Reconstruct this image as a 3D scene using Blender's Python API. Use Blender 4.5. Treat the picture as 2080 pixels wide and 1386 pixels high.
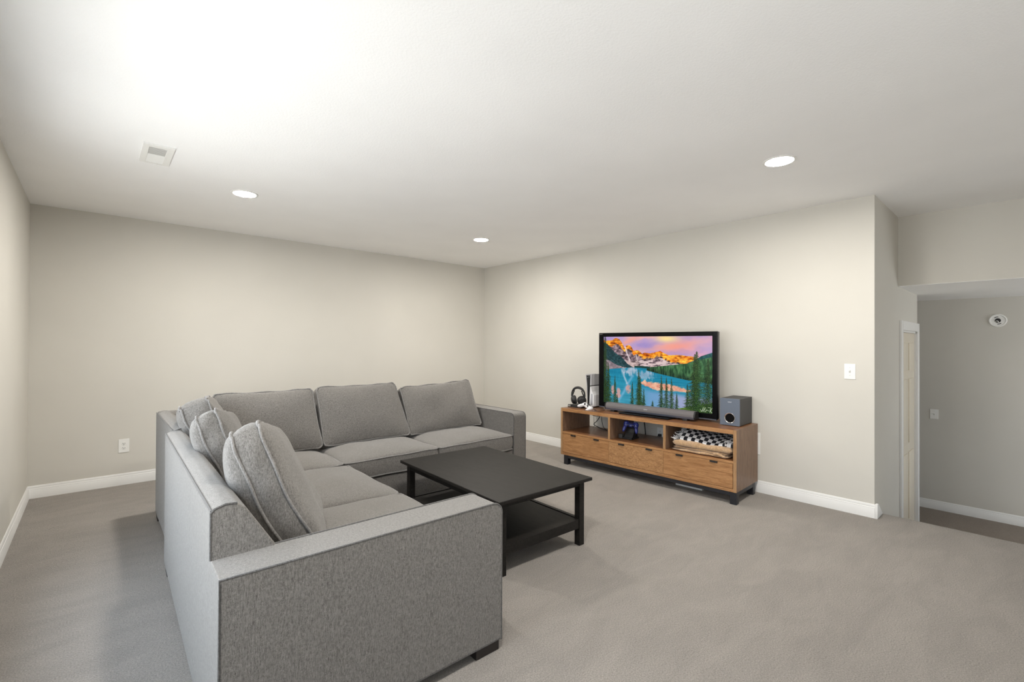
import bpy, bmesh, math, random
import numpy as np
from mathutils import Vector, Matrix

for o in list(bpy.data.objects):
    bpy.data.objects.remove(o)
SC = bpy.context.scene
COL = SC.collection
random.seed(7)
RNG = np.random.default_rng(11)

# ------------------------------------------------------------------ camera
FPX, YAW, PITCH, ROLL, HC = 945.729, 0.730655, 0.006064, 0.004882, 1.45895
f = Vector((math.sin(YAW)*math.cos(PITCH), math.cos(YAW)*math.cos(PITCH), math.sin(PITCH)))
r = Vector((math.cos(YAW), -math.sin(YAW), 0))
u = r.cross(f)
r2 = math.cos(ROLL)*r + math.sin(ROLL)*u
u2 = -math.sin(ROLL)*r + math.cos(ROLL)*u
cam = bpy.data.cameras.new('camera')
cam.sensor_width = 36.0
cam.lens = FPX/2080*36
cam.clip_start = 0.02
camo = bpy.data.objects.new('camera', cam)
COL.objects.link(camo)
M = Matrix((r2, u2, -f)).transposed().to_4x4()
M.translation = (0, 0, HC)
camo.matrix_world = M
SC.camera = camo

# ------------------------------------------------------------------ view + world
EXPOSURE = 1.46
SC.view_settings.view_transform = 'Standard'
SC.view_settings.look = 'None'
SC.view_settings.exposure = EXPOSURE
SC.view_settings.gamma = 1.0
SC.view_settings.use_curve_mapping = False
SKY = 7.0
w = bpy.data.worlds.new('world')
SC.world = w
w.use_nodes = True
nt = w.node_tree
nt.nodes.clear()
wo = nt.nodes.new('ShaderNodeOutputWorld')
bg = nt.nodes.new('ShaderNodeBackground')
geo = nt.nodes.new('ShaderNodeTexCoord')
sep = nt.nodes.new('ShaderNodeSeparateXYZ')
ramp = nt.nodes.new('ShaderNodeValToRGB')
mp = nt.nodes.new('ShaderNodeMapRange')
mp.inputs[1].default_value = -1
mp.inputs[2].default_value = 1
nt.links.new(geo.outputs['Generated'], sep.inputs[0])
nt.links.new(sep.outputs[2], mp.inputs[0])
nt.links.new(mp.outputs[0], ramp.inputs[0])
ramp.color_ramp.elements[0].position = 0.0
ramp.color_ramp.elements[0].color = (0.54, 0.54, 0.53, 1)      # unseen ground, brightened to bounce light onto the ceiling
ramp.color_ramp.elements[1].position = 1.0
ramp.color_ramp.elements[1].color = (0.40, 0.47, 0.56, 1)
e = ramp.color_ramp.elements.new(0.49); e.color = (0.50, 0.50, 0.50, 1)
e = ramp.color_ramp.elements.new(0.52); e.color = (0.41, 0.43, 0.455, 1)
nt.links.new(ramp.outputs[0], bg.inputs[0])
bg.inputs[1].default_value = SKY
nt.links.new(bg.outputs[0], wo.inputs[0])
SC.cycles.max_bounces = 14
SC.cycles.diffuse_bounces = 10
SC.cycles.sample_clamp_indirect = 8

# unseen windows (all behind or beside the camera), extra ones added for even light: (axis, plane, a0, a1, z0, z1)
WIN_LEFT = [(-1.3, 0.0), (1.2, 2.4), (2.6, 3.8)]
WZ0, WZ1 = 0.55, 2.00
WIN_REAR = []
WIN_STAIR = [(6.6, 7.75)]
def portal(loc, rot, sx, sy):
    l = bpy.data.lights.new('daylight_portal', 'AREA')
    l.shape = 'RECTANGLE'; l.size = sx; l.size_y = sy
    l.cycles.is_portal = True
    o = bpy.data.objects.new('daylight_portal', l)
    o.location = loc; o.rotation_euler = rot
    COL.objects.link(o)
XL, XB, YA, H = -0.4553, 4.9207, 6.2003, 2.74
YR = -2.6
for a, b in WIN_LEFT:
    portal((XL-0.10, (a+b)/2, (WZ0+WZ1)/2), (0, -math.pi/2, 0), WZ1-WZ0, b-a)
for a, b in WIN_REAR:
    portal(((a+b)/2, YR-0.10, (WZ0+WZ1)/2), (math.pi/2, 0, 0), b-a, WZ1-WZ0)
for a, b in WIN_STAIR:
    portal(((a+b)/2, YR-0.10, 0.95), (math.pi/2, 0, 0), b-a, 1.5)

# ------------------------------------------------------------------ materials
def lin(c):
    return tuple(((x/255)/12.92 if x/255 <= 0.04045 else (((x/255)+0.055)/1.055)**2.4) for x in c)
MATS = {}
def newmat(name):
    m = bpy.data.materials.new(name); m.use_nodes = True
    n = m.node_tree.nodes; b = n.get('Principled BSDF')
    MATS[name] = m
    return m, m.node_tree, b
def plain(name, col, rough=0.5, metal=0.0, spec=0.5, coat=0.0):
    m, t, b = newmat(name)
    b.inputs['Base Color'].default_value = (*col, 1)
    b.inputs['Roughness'].default_value = rough
    b.inputs['Metallic'].default_value = metal
    b.inputs['Specular IOR Level'].default_value = spec
    b.inputs['Coat Weight'].default_value = coat
    return m
def coord(t, scale=(1, 1, 1), rnd=False):
    tc = t.nodes.new('ShaderNodeTexCoord'); mpn = t.nodes.new('ShaderNodeMapping')
    mpn.inputs['Scale'].default_value = scale
    t.links.new(tc.outputs['Object'], mpn.inputs['Vector'])
    if rnd:
        oi = t.nodes.new('ShaderNodeObjectInfo'); mul = t.nodes.new('ShaderNodeMath'); mul.operation = 'MULTIPLY'
        mul.inputs[1].default_value = 37.0
        t.links.new(oi.outputs['Random'], mul.inputs[0])
        t.links.new(mul.outputs[0], mpn.inputs['Location'])
    return mpn.outputs[0]
def noise(t, vec, scale, detail=2, rough=0.5, dist=0.0):
    n = t.nodes.new('ShaderNodeTexNoise')
    n.inputs['Scale'].default_value = scale; n.inputs['Detail'].default_value = detail
    n.inputs['Roughness'].default_value = rough; n.inputs['Distortion'].default_value = dist
    t.links.new(vec, n.inputs['Vector'])
    return n.outputs['Fac']
def rampn(t, fac, stops):
    rr = t.nodes.new('ShaderNodeValToRGB')
    els = rr.color_ramp.elements
    els[0].position, els[0].color = stops[0][0], (*stops[0][1], 1)
    els[1].position, els[1].color = stops[-1][0], (*stops[-1][1], 1)
    for p, c in stops[1:-1]:
        e = els.new(p); e.color = (*c, 1)
    t.links.new(fac, rr.inputs[0])
    return rr.outputs[0]
def bump(t, b, height, strength, dist):
    n = t.nodes.new('ShaderNodeBump')
    n.inputs['Strength'].default_value = strength; n.inputs['Distance'].default_value = dist
    t.links.new(height, n.inputs['Height']); t.links.new(n.outputs[0], b.inputs['Normal'])
def mixc(t, fac, a, bcol, mode='MIX'):
    n = t.nodes.new('ShaderNodeMix'); n.data_type = 'RGBA'; n.blend_type = mode
    for sock, val in ((n.inputs[0], fac), (n.inputs[6], a), (n.inputs[7], bcol)):
        if hasattr(val, 'links') or isinstance(val, bpy.types.NodeSocket): t.links.new(val, sock)
        elif isinstance(val, (int, float)): sock.default_value = val
        else: sock.default_value = (*val, 1)
    return n.outputs[2]

def wall_paint(name, col, tex=0.05):
    m, t, b = newmat(name)
    v = coord(t)
    c = rampn(t, noise(t, v, 1.3, 3), [(0.3, tuple(x*0.975 for x in col)), (0.7, tuple(min(1, x*1.02) for x in col))])
    t.links.new(c, b.inputs['Base Color'])
    b.inputs['Roughness'].default_value = 0.85; b.inputs['Specular IOR Level'].default_value = 0.25
    bump(t, b, noise(t, v, 170, 3), tex, 0.002)
    return m
M_WALL = wall_paint('greige_wall_paint', (0.63, 0.612, 0.566))
M_CEIL = wall_paint('textured_white_ceiling', (0.91, 0.91, 0.91), 0.0)
t = M_CEIL.node_tree; b = t.nodes['Principled BSDF']
bump(t, b, noise(t, coord(t), 95, 4, 0.6), 0.35, 0.004)
M_TRIM = plain('white_trim_paint', (0.80, 0.80, 0.79), 0.42)
M_DOORW = plain('cream_door_paint', (0.72, 0.66, 0.55), 0.4)
M_PLATE = plain('white_plastic', (0.82, 0.82, 0.80), 0.35)
M_DARKSLOT = plain('dark_slot', (0.02, 0.02, 0.02), 0.7)
M_SCREW = plain('painted_screw', (0.6, 0.6, 0.58), 0.4, 0.3)
M_GREYVENT = plain('vent_backing', (0.66, 0.66, 0.65), 0.7)
M_HINGE = plain('bronze_hinge', (0.10, 0.07, 0.045), 0.4, 0.8)

def carpet(name, ca, cb, mott):
    m, t, b = newmat(name)
    v = coord(t)
    fine = noise(t, v, 150, 5, 0.85)
    c1 = rampn(t, fine, [(0.36, ca), (0.64, cb)])
    patch = noise(t, coord(t, (1.0, 2.6, 1)), 2.2, 4, 0.6, 1.0)
    c2 = rampn(t, patch, [(0.32, (1-mott,)*3), (0.68, (1.0,)*3)])
    t.links.new(mixc(t, 1.0, c1, c2, 'MULTIPLY'), b.inputs['Base Color'])
    b.inputs['Roughness'].default_value = 1.0; b.inputs['Specular IOR Level'].default_value = 0.1
    b.inputs['Sheen Weight'].default_value = 0.15
    hh = t.nodes.new('ShaderNodeMath'); hh.operation = 'ADD'
    t.links.new(noise(t, v, 330, 3, 0.8), hh.inputs[0]); t.links.new(noise(t, v, 60, 3, 0.6), hh.inputs[1])
    bump(t, b, hh.outputs[0], 1.0, 0.010)
    return m
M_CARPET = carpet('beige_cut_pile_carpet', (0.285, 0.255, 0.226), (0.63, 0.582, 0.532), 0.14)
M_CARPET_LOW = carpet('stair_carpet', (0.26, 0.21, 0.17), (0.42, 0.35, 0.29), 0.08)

def fabric(name, dark, light):
    m, t, b = newmat(name)
    v = coord(t, (1, 1, 0.14))
    v2 = coord(t)
    n1 = noise(t, v, 360, 3, 0.75)
    n2 = noise(t, v2, 650, 2, 0.6)
    add = t.nodes.new('ShaderNodeMath'); add.operation = 'ADD'
    t.links.new(n1, add.inputs[0]); t.links.new(n2, add.inputs[1])
    half = t.nodes.new('ShaderNodeMath'); half.operation = 'MULTIPLY'; half.inputs[1].default_value = 0.5
    t.links.new(add.outputs[0], half.inputs[0])
    big = noise(t, v2, 110, 3, 0.7)
    mx3 = t.nodes.new('ShaderNodeMix'); mx3.inputs[0].default_value = 0.22
    t.links.new(half.outputs[0], mx3.inputs[2]); t.links.new(big, mx3.inputs[3])
    c = rampn(t, mx3.outputs[0], [(0.39, dark), (0.5, tuple((a+bb)/2 for a, bb in zip(dark, light))), (0.61, light)])
    t.links.new(c, b.inputs['Base Color'])
    b.inputs['Roughness'].default_value = 0.95; b.inputs['Specular IOR Level'].default_value = 0.15
    b.inputs['Sheen Weight'].default_value = 0.25; b.inputs['Sheen Roughness'].default_value = 0.5
    bump(t, b, half.outputs[0], 0.5, 0.003)
    return m
M_FAB = fabric('grey_tweed', (0.072, 0.067, 0.061), (0.264, 0.251, 0.236))
M_SEAM = fabric('grey_tweed_seam', (0.035, 0.033, 0.032), (0.15, 0.145, 0.14))
M_PIPE = fabric('grey_tweed_piping', (0.11, 0.105, 0.10), (0.32, 0.31, 0.30))

def wood(name, c0, c1, scale, rough=0.42, dist=1.2):
    m, t, b = newmat(name)
    v = coord(t, scale, True)
    n = noise(t, v, 5.0, 6, 0.62, dist)
    n2 = noise(t, v, 34.0, 4, 0.6)
    col = rampn(t, n, [(0.28, c0), (0.5, tuple((a+bb)/2 for a, bb in zip(c0, c1))), (0.72, c1)])
    fine = rampn(t, n2, [(0.3, (0.80,)*3), (0.6, (1.0,)*3)])
    t.links.new(mixc(t, 1.0, col, fine, 'MULTIPLY'), b.inputs['Base Color'])
    b.inputs['Roughness'].default_value = rough
    b.inputs['Specular IOR Level'].default_value = 0.4
    return m
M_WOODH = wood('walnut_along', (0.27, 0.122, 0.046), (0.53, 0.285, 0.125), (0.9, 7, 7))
M_WOODV = wood('walnut_upright', (0.165, 0.095, 0.058), (0.30, 0.185, 0.120), (7, 7, 0.9))  # greyish walnut, darkened further to carry the shade inside the cubbies
M_WOODF = wood('walnut_figured', (0.26, 0.122, 0.048), (0.56, 0.315, 0.145), (2.0, 5, 5), 0.42, 3.2)
M_WOODE = wood('walnut_edging', (0.30, 0.160, 0.070), (0.50, 0.30, 0.150), (7, 7, 0.9))
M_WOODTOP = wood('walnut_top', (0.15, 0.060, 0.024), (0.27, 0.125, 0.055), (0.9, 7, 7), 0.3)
M_BLKSTEEL = plain('black_steel', (0.014, 0.015, 0.020), 0.45)
M_BLKHANDLE = plain('black_pull', (0.022, 0.020, 0.019), 0.4)
m, t, b = newmat('black_brown_stain')
v = coord(t, (8, 0.8, 8))
t.links.new(rampn(t, noise(t, v, 9, 4), [(0.3, (0.010, 0.009, 0.008)), (0.7, (0.018, 0.016, 0.0145))]), b.inputs['Base Color'])
b.inputs['Roughness'].default_value = 0.5; b.inputs['Specular IOR Level'].default_value = 0.16
M_TABLE = m
M_LEGSOFA = plain('espresso_foot', (0.016, 0.012, 0.011), 0.4)
M_TVBLACK = plain('gloss_black_bezel', (0.003, 0.003, 0.0035), 0.3, 0.0, 0.12)
M_TVSIDE = plain('grey_tv_side', (0.10, 0.10, 0.10), 0.45)
M_TVLIP = plain('smoked_glass_lip', (0.10, 0.11, 0.14), 0.15)
M_BLK = plain('matt_black_plastic', (0.012, 0.012, 0.013), 0.5)
M_BLKSOFT = plain('black_leatherette', (0.018, 0.017, 0.018), 0.7)
M_BARG = plain('soundbar_grille', (0.135, 0.125, 0.128), 0.6)
M_BARLOW = plain('soundbar_lower', (0.11, 0.12, 0.155), 0.35)
M_SUBF = plain('slate_front', (0.115, 0.14, 0.185), 0.5)
M_SUBC = plain('charcoal_vinyl', (0.055, 0.054, 0.054), 0.6)
M_CHROME = plain('chrome', (0.75, 0.75, 0.76), 0.15, 1.0)
M_LOGO = plain('silver_print', (0.70, 0.72, 0.75), 0.4)
M_LOGODIM = plain('grey_print', (0.28, 0.27, 0.25), 0.5)
M_WHITE = plain('gloss_white_plastic', (0.80, 0.80, 0.82), 0.3)
M_GREYPAN = plain('pale_grey_panel', (0.52, 0.52, 0.54), 0.45)
M_SLOT = plain('grey_disc_slot', (0.16, 0.17, 0.21), 0.4)
M_BLUE = plain('cobalt_plastic', (0.022, 0.035, 0.24), 0.28, 0.0, 0.5, 0.3)
M_BLUELT = plain('pale_blue_gloss', (0.20, 0.24, 0.60), 0.2)
M_CABLE = plain('black_cable', (0.018, 0.018, 0.020), 0.5)
m, t, b = newmat('tan_plush')
v = coord(t)
t.links.new(rampn(t, noise(t, v, 60, 4, 0.7), [(0.3, (0.40, 0.24, 0.115)), (0.7, (0.68, 0.45, 0.255))]), b.inputs['Base Color'])
b.inputs['Roughness'].default_value = 1; b.inputs['Sheen Weight'].default_value = 0.5
bump(t, b, noise(t, v, 180, 4, 0.7), 0.8, 0.01)
M_TAN = m
m, t, b = newmat('checkered_knit')
uvn = t.nodes.new('ShaderNodeUVMap'); uvn.uv_map = 'weave'
ck = t.nodes.new('ShaderNodeTexChecker'); ck.inputs['Scale'].default_value = 1.0
ck.inputs['Color1'].default_value = (0.82, 0.82, 0.84, 1); ck.inputs['Color2'].default_value = (0.012, 0.012, 0.018, 1)
t.links.new(uvn.outputs[0], ck.inputs['Vector']); t.links.new(ck.outputs[0], b.inputs['Base Color'])
b.inputs['Roughness'].default_value = 1
M_CHECK = m
M_FRINGE = plain('white_fringe', (0.70, 0.69, 0.70), 0.9)
M_FRINGED = plain('black_fringe', (0.03, 0.03, 0.035), 0.9)
m, t, b = newmat('lamp_lens')
b.inputs['Base Color'].default_value = (0.9, 0.9, 0.88, 1)
b.inputs['Emission Color'].default_value = (1.0, 0.95, 0.875, 1)
b.inputs['Emission Strength'].default_value = 205
M_LENS = m
m, t, b = newmat('window_glass')
t.nodes.remove(b)
out = t.nodes['Material Output']
tr = t.nodes.new('ShaderNodeBsdfTransparent'); gl = t.nodes.new('ShaderNodeBsdfGlossy'); mx = t.nodes.new('ShaderNodeMixShader')
gl.inputs['Roughness'].default_value = 0.02; mx.inputs[0].default_value = 0.06
tr.inputs[0].default_value = (0.97, 0.98, 0.98, 1)
t.links.new(tr.outputs[0], mx.inputs[1]); t.links.new(gl.outputs[0], mx.inputs[2]); t.links.new(mx.outputs[0], out.inputs[0])
M_GLASS = m

# ------------------------------------------------------------------ geometry helper
class G:
    def __init__(s): s.v = []; s.f = []; s.wn = False
    def add(s, vs, fs):
        n = len(s.v); s.v += [tuple(x) for x in vs]; s.f += [tuple(i+n for i in q) for q in fs]; return s
    def bm(s, bmx):
        bmx.verts.index_update()
        s.add([v.co[:] for v in bmx.verts], [[v.index for v in q.verts] for q in bmx.faces]); bmx.free(); return s
    def box(s, a, b, bev=0.0, seg=2):
        x0, y0, z0 = (min(a[i], b[i]) for i in range(3)); x1, y1, z1 = (max(a[i], b[i]) for i in range(3))
        vs = [(x0,y0,z0),(x1,y0,z0),(x1,y1,z0),(x0,y1,z0),(x0,y0,z1),(x1,y0,z1),(x1,y1,z1),(x0,y1,z1)]
        fs = [(0,3,2,1),(4,5,6,7),(0,1,5,4),(1,2,6,5),(2,3,7,6),(3,0,4,7)]
        return s._bev(vs, fs, bev, seg)
    def _bev(s, vs, fs, bev, seg, sel=None):
        if bev <= 0: return s.add(vs, fs)
        s.wn = True
        bmx = bmesh.new(); bv = [bmx.verts.new(p) for p in vs]
        for q in fs: bmx.faces.new([bv[i] for i in q])
        ed = [e for e in bmx.edges if sel is None or sel(e.verts[0].co, e.verts[1].co)]
        bmesh.ops.bevel(bmx, geom=ed, offset=bev, segments=seg, profile=0.5, affect='EDGES', clamp_overlap=True)
        return s.bm(bmx)
    def prism(s, poly, axis, a0, a1, bev=0.0, seg=2, sel=None):
        # poly in the two other axes in (x,y,z) order
        def mk(p, a):
            q = list(p); q.insert(axis, a); return tuple(q)
        n = len(poly)
        vs = [mk(p, a0) for p in poly]+[mk(p, a1) for p in poly]
        fs = [tuple(range(n))[::-1], tuple(range(n, 2*n))]+[(i, (i+1) % n, n+(i+1) % n, n+i) for i in range(n)]
        return s._bev(vs, fs, bev, seg, sel)
    def tube(s, pts, rad, n=6, closed=False, caps=True):
        pts = [Vector(p) for p in pts]; N = len(pts); vs = []; fs = []
        up = None
        for i, p in enumerate(pts):
            if closed: d = pts[(i+1) % N]-pts[i-1]
            else: d = pts[min(i+1, N-1)]-pts[max(i-1, 0)]
            if d.length < 1e-9: d = Vector((0, 0, 1))
            d.normalize()
            if up is None:
                up = Vector((0, 0, 1)) if abs(d.z) < 0.9 else Vector((1, 0, 0))
            a = d.cross(up)
            if a.length < 1e-6: a = d.orthogonal()
            a.normalize(); b2 = a.cross(d); up = b2
            rr = rad[i] if isinstance(rad, (list, tuple)) else rad
            for k in range(n):
                th = 2*math.pi*k/n
                vs.append(p+rr*(math.cos(th)*a+math.sin(th)*b2))
        for i in range(N if closed else N-1):
            j = (i+1) % N
            for k in range(n):
                fs.append((i*n+k, i*n+(k+1) % n, j*n+(k+1) % n, j*n+k))
        if not closed and caps:
            fs.append(tuple(range(n))[::-1]); fs.append(tuple((N-1)*n+k for k in range(n)))
        return s.add(vs, fs)
    def lathe(s, prof, mat=None, n=32, cap=True):
        # prof: (radius, height) list about local z; mat maps to build frame
        mat = mat or Matrix.Identity(4); vs = []; fs = []
        for (rr, z) in prof:
            for k in range(n):
                th = 2*math.pi*k/n
                vs.append(mat @ Vector((rr*math.cos(th), rr*math.sin(th), z)))
        m = len(prof)
        for i in range(m-1):
            for k in range(n): fs.append((i*n+k, i*n+(k+1) % n, (i+1)*n+(k+1) % n, (i+1)*n+k))
        if cap:
            if prof[0][0] > 1e-5: fs.append(tuple(range(n))[::-1])
            if prof[-1][0] > 1e-5: fs.append(tuple((m-1)*n+k for k in range(n)))
        return s.add(vs, fs)
    def ell(s, c, rad, mat=None, nu=20, nv=12, p=2.0):
        # superellipsoid
        vs = []; fs = []
        sg = lambda x, q: math.copysign(abs(x)**q, x)
        q = 2.0/p
        for j in range(nv+1):
            ph = -math.pi/2+math.pi*j/nv
            for i in range(nu):
                th = 2*math.pi*i/nu
                P = Vector((rad[0]*sg(math.cos(ph), q)*sg(math.cos(th), q), rad[1]*sg(math.cos(ph), q)*sg(math.sin(th), q), rad[2]*sg(math.sin(ph), q)))
                if mat: P = mat @ P
                vs.append(P+Vector(c))
        for j in range(nv):
            for i in range(nu): fs.append((j*nu+i, j*nu+(i+1) % nu, (j+1)*nu+(i+1) % nu, (j+1)*nu+i))
        return s.add(vs, fs)
    def map(s, fn):
        s.v = [tuple(fn(p)) for p in s.v]; return s

# build frames: world, and the media console's own (u along its front, v into the wall, z up)
FLC = (4.266, 3.806)
CA = math.atan2(-0.99916, 0.0411)
FRAMES = {'W': Matrix.Identity(4), 'C': Matrix.Translation((FLC[0], FLC[1], 0)) @ Matrix.Rotation(CA, 4, 'Z')}
ORG = {}
def mesh_of(name, g, org, sharp=32):
    me = bpy.data.meshes.new(name)
    me.from_pydata([(p[0]-org[0], p[1]-org[1], p[2]-org[2]) for p in g.v], [], g.f)
    me.validate()
    bmx = bmesh.new(); bmx.from_mesh(me)
    bmesh.ops.recalc_face_normals(bmx, faces=bmx.faces)
    bmx.to_mesh(me); bmx.free()
    me.polygons.foreach_set('use_smooth', [True]*len(me.polygons))
    me.set_sharp_from_angle(angle=math.radians(sharp))
    return me
def thing(name, label, cat, loc=(0, 0, 0), frame='W', group=None):
    o = bpy.data.objects.new(name, None); COL.objects.link(o)
    o.matrix_world = FRAMES[frame] @ Matrix.Translation(loc)
    o.empty_display_size = 0.05
    o['label'] = label; o['category'] = cat
    if group: o['group'] = group
    ORG[o.name] = loc
    return o
def weight(o, g):
    if g.wn:
        md = o.modifiers.new('weighted_normal', 'WEIGHTED_NORMAL'); md.keep_sharp = True
    return o
def part(name, g, mat, parent, label=None, sharp=32, kind=None):
    org = ORG[parent.name]
    o = bpy.data.objects.new(name, mesh_of(name, g, org, sharp))
    o.data.materials.append(mat); COL.objects.link(o)
    o.parent = parent; ORG[o.name] = org; weight(o, g)
    if label: o['label'] = label
    if kind: o['kind'] = kind
    return o
def solo(name, g, mat, label, cat, loc=(0, 0, 0), frame='W', group=None, sharp=32):
    o = bpy.data.objects.new(name, mesh_of(name, g, loc, sharp))
    o.data.materials.append(mat); COL.objects.link(o)
    o.matrix_world = FRAMES[frame] @ Matrix.Translation(loc)
    o['label'] = label; o['category'] = cat; weight(o, g)
    if group: o['group'] = group
    ORG[o.name] = loc
    return o
def struct(name, g, mat, parent=None, sharp=32):
    o = bpy.data.objects.new(name, mesh_of(name, g, (0, 0, 0), sharp))
    o.data.materials.append(mat); COL.objects.link(o)
    if parent: o.parent = parent
    else: o['kind'] = 'structure'
    ORG[o.name] = (0, 0, 0)
    return o
def copy_part(o, parent):
    c = o.copy(); COL.objects.link(c); c.parent = parent; ORG[c.name] = ORG.get(o.name, (0, 0, 0))
    return c
def letters(text, height, depth=0.0006):
    cu = bpy.data.curves.new('lettering', 'FONT'); cu.body = text; cu.size = 1.0; cu.align_x = 'CENTER'; cu.extrude = 0.0
    ob = bpy.data.objects.new('lettering', cu); COL.objects.link(ob)
    dg = bpy.context.evaluated_depsgraph_get(); me = bpy.data.meshes.new_from_object(ob.evaluated_get(dg))
    vs = [v.co.copy() for v in me.vertices]; fs = [tuple(p.vertices) for p in me.polygons]
    bpy.data.objects.remove(ob)
    zs = [v.y for v in vs]; k = height/(max(zs)-min(zs)); zc = (max(zs)+min(zs))/2
    return [((v.x)*k, (v.y-zc)*k) for v in vs], fs

# ------------------------------------------------------------------ room shell
T = 0.12
def wall_x(name, x0, x1, y0, y1, z0, z1, holes=()):
    # wall slab lying along y with rectangular holes (ya,yb,za,zb)
    g = G(); ys = y0
    for (a, b2, za, zb) in sorted(holes):
        g.box((x0, ys, z0), (x1, a, z1)); g.box((x0, a, z0), (x1, b2, za)); g.box((x0, a, zb), (x1, b2, z1)); ys = b2
    g.box((x0, ys, z0), (x1, y1, z1))
    return struct(name, g, M_WALL)
def wall_y(name, y0, y1, x0, x1, z0, z1, holes=()):
    g = G(); xs = x0
    for (a, b2, za, zb) in sorted(holes):
        g.box((xs, y0, z0), (a, y1, z1)); g.box((a, y0, z0), (b2, y1, za)); g.box((a, y0, zb), (b2, y1, z1)); xs = b2
    g.box((xs, y0, z0), (x1, y1, z1))
    return struct(name, g, M_WALL)
YC = 0.888; XE = 5.12; XH = 5.963; ZH = 2.05; XF = 8.099; ZL = -0.65; XCE = 7.13
g = G(); g.prism([(XL, YR), (XE, YR), (XE, YC), (XB, YC), (XB, YA), (XL, YA)], 2, -0.3, 0.0, 0.015, 3, lambda a, b2: a.x > XE-0.01 and b2.x > XE-0.01 and a.z > -0.01 and b2.z > -0.01)
struct('floor', g, M_CARPET)
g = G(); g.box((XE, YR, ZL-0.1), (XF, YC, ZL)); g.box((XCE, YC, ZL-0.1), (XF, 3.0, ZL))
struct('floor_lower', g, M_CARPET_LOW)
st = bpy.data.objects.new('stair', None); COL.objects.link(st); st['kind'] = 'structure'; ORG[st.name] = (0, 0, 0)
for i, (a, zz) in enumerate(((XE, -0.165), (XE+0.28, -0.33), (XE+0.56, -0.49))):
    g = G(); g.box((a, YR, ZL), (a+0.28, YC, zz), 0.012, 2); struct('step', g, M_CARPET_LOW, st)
g = G(); g.box((XL-T, YR-T, H), (XH+T, YA+T, H+0.15)); struct('ceiling', g, M_CEIL)
g = G(); g.box((XH+0.0005, YR-T, ZH), (XF+T, 3.0, ZH+0.12)); struct('ceiling_lower', g, M_CEIL)
wall_x('wall_left', XL-T, XL, YR-T, YA+T, -0.3, H, [(a, b2, WZ0, WZ1) for a, b2 in WIN_LEFT])
wall_y('wall_back', YA, YA+T, XL, XB+T, -0.3, H)
wall_x('wall_right', XB, XB+T, YC+T, YA, -0.3, H)
DX0, DX1, DZ1 = 6.125, 7.04, 1.62
wall_y('wall_stair', YC, YC+T, XB, XCE, ZL, H, [(DX0, DX1, ZL-0.001, DZ1)])
wall_x('wall_header', XH, XH+T, YR, YC, ZH+0.003, H)
wall_x('wall_far', XF, XF+T, YR-T, 3.0, ZL-0.1, ZH)
wall_x('wall_hall', XCE-T, XCE, YC+T, 3.0, ZL, ZH)
wall_y('wall_end', 3.0, 3.0+T, XCE-T, XF+T, ZL-0.1, ZH)
wall_y('wall_rear', YR-T, YR, XL, XF, ZL-0.1, H, [(a, b2, WZ0, WZ1) for a, b2 in WIN_REAR]+[(a, b2, 0.2, 1.7) for a, b2 in WIN_STAIR])

BBP = [(0, 0), (0.015, 0), (0.015, 0.074), (0.012, 0.080), (0.012, 0.088), (0.009, 0.092), (0.009, 0.104), (0.004, 0.116), (0, 0.116)]
g = G(); g.prism([(XL+d, z) for d, z in BBP], 1, YR, YA); struct('baseboard_left', g, M_TRIM)
g = G(); g.prism([(YA-d, z) for d, z in BBP], 0, XL, XB); struct('baseboard_back', g, M_TRIM)
g = G(); g.prism([(XB-d, z) for d, z in BBP], 1, YC-0.004, YA); struct('baseboard_right', g, M_TRIM)
g = G(); g.prism([(XB-0.017, 0), (XB-0.017, 0.122), (XB+0.022, 0.122), (5.115, 0)], 1, YC-0.024, YC-0.005, 0.002); struct('baseboard_return', g, M_TRIM)
g = G(); g.prism([(XF-d, ZL+z) for d, z in BBP], 1, YR, 3.0); struct('baseboard_far', g, M_TRIM)

def window(name, axis, plane, a0, a1, z0, z1, inward):
    root = bpy.data.objects.new(name, None); COL.objects.link(root); root['kind'] = 'structure'; ORG[root.name] = (0, 0, 0)
    def B(g, a, b2, d0, d1, za, zb):
        if axis == 0: g.box((plane+d0*inward, a, za), (plane+d1*inward, b2, zb), 0.003)
        else: g.box((a, plane+d0*inward, za), (b2, plane+d1*inward, zb), 0.003)
    g = G(); c = 0.07
    B(g, a0-c, a0, 0, 0.018, z0-c, z1+c); B(g, a1, a1+c, 0, 0.018, z0-c, z1+c); B(g, a0, a1, 0, 0.018, z1, z1+c)
    B(g, a0, a0+0.04, -0.09, -0.03, z0, z1); B(g, a1-0.04, a1, -0.09, -0.03, z0, z1)
    B(g, a0, a1, -0.09, -0.03, z1-0.04, z1); B(g, a0, a1, -0.09, -0.03, z0, z0+0.04)
    zm = (z0+z1)/2; B(g, a0, a1, -0.09, -0.03, zm-0.025, zm+0.025)
    struct('frame', g, M_TRIM, root)
    g = G(); B(g, a0-c-0.02, a1+c+0.02, -0.03, 0.05, z0-0.03, z0); struct('sill', g, M_TRIM, root)
    for za, zb in ((z0+0.03, zm-0.02), (zm+0.02, z1-0.03)):
        g = G(); B(g, a0+0.03, a1-0.03, -0.063, -0.058, za, zb); struct('pane', g, M_GLASS, root)
k = 1
for a, b2 in WIN_LEFT: window('window_%d' % k, 0, XL, a, b2, WZ0, WZ1, 1); k += 1
for a, b2 in WIN_REAR: window('window_%d' % k, 1, YR, a, b2, WZ0, WZ1, 1); k += 1
for a, b2 in WIN_STAIR: window('window_%d' % k, 1, YR, a, b2, 0.2, 1.7, 1); k += 1

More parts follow.
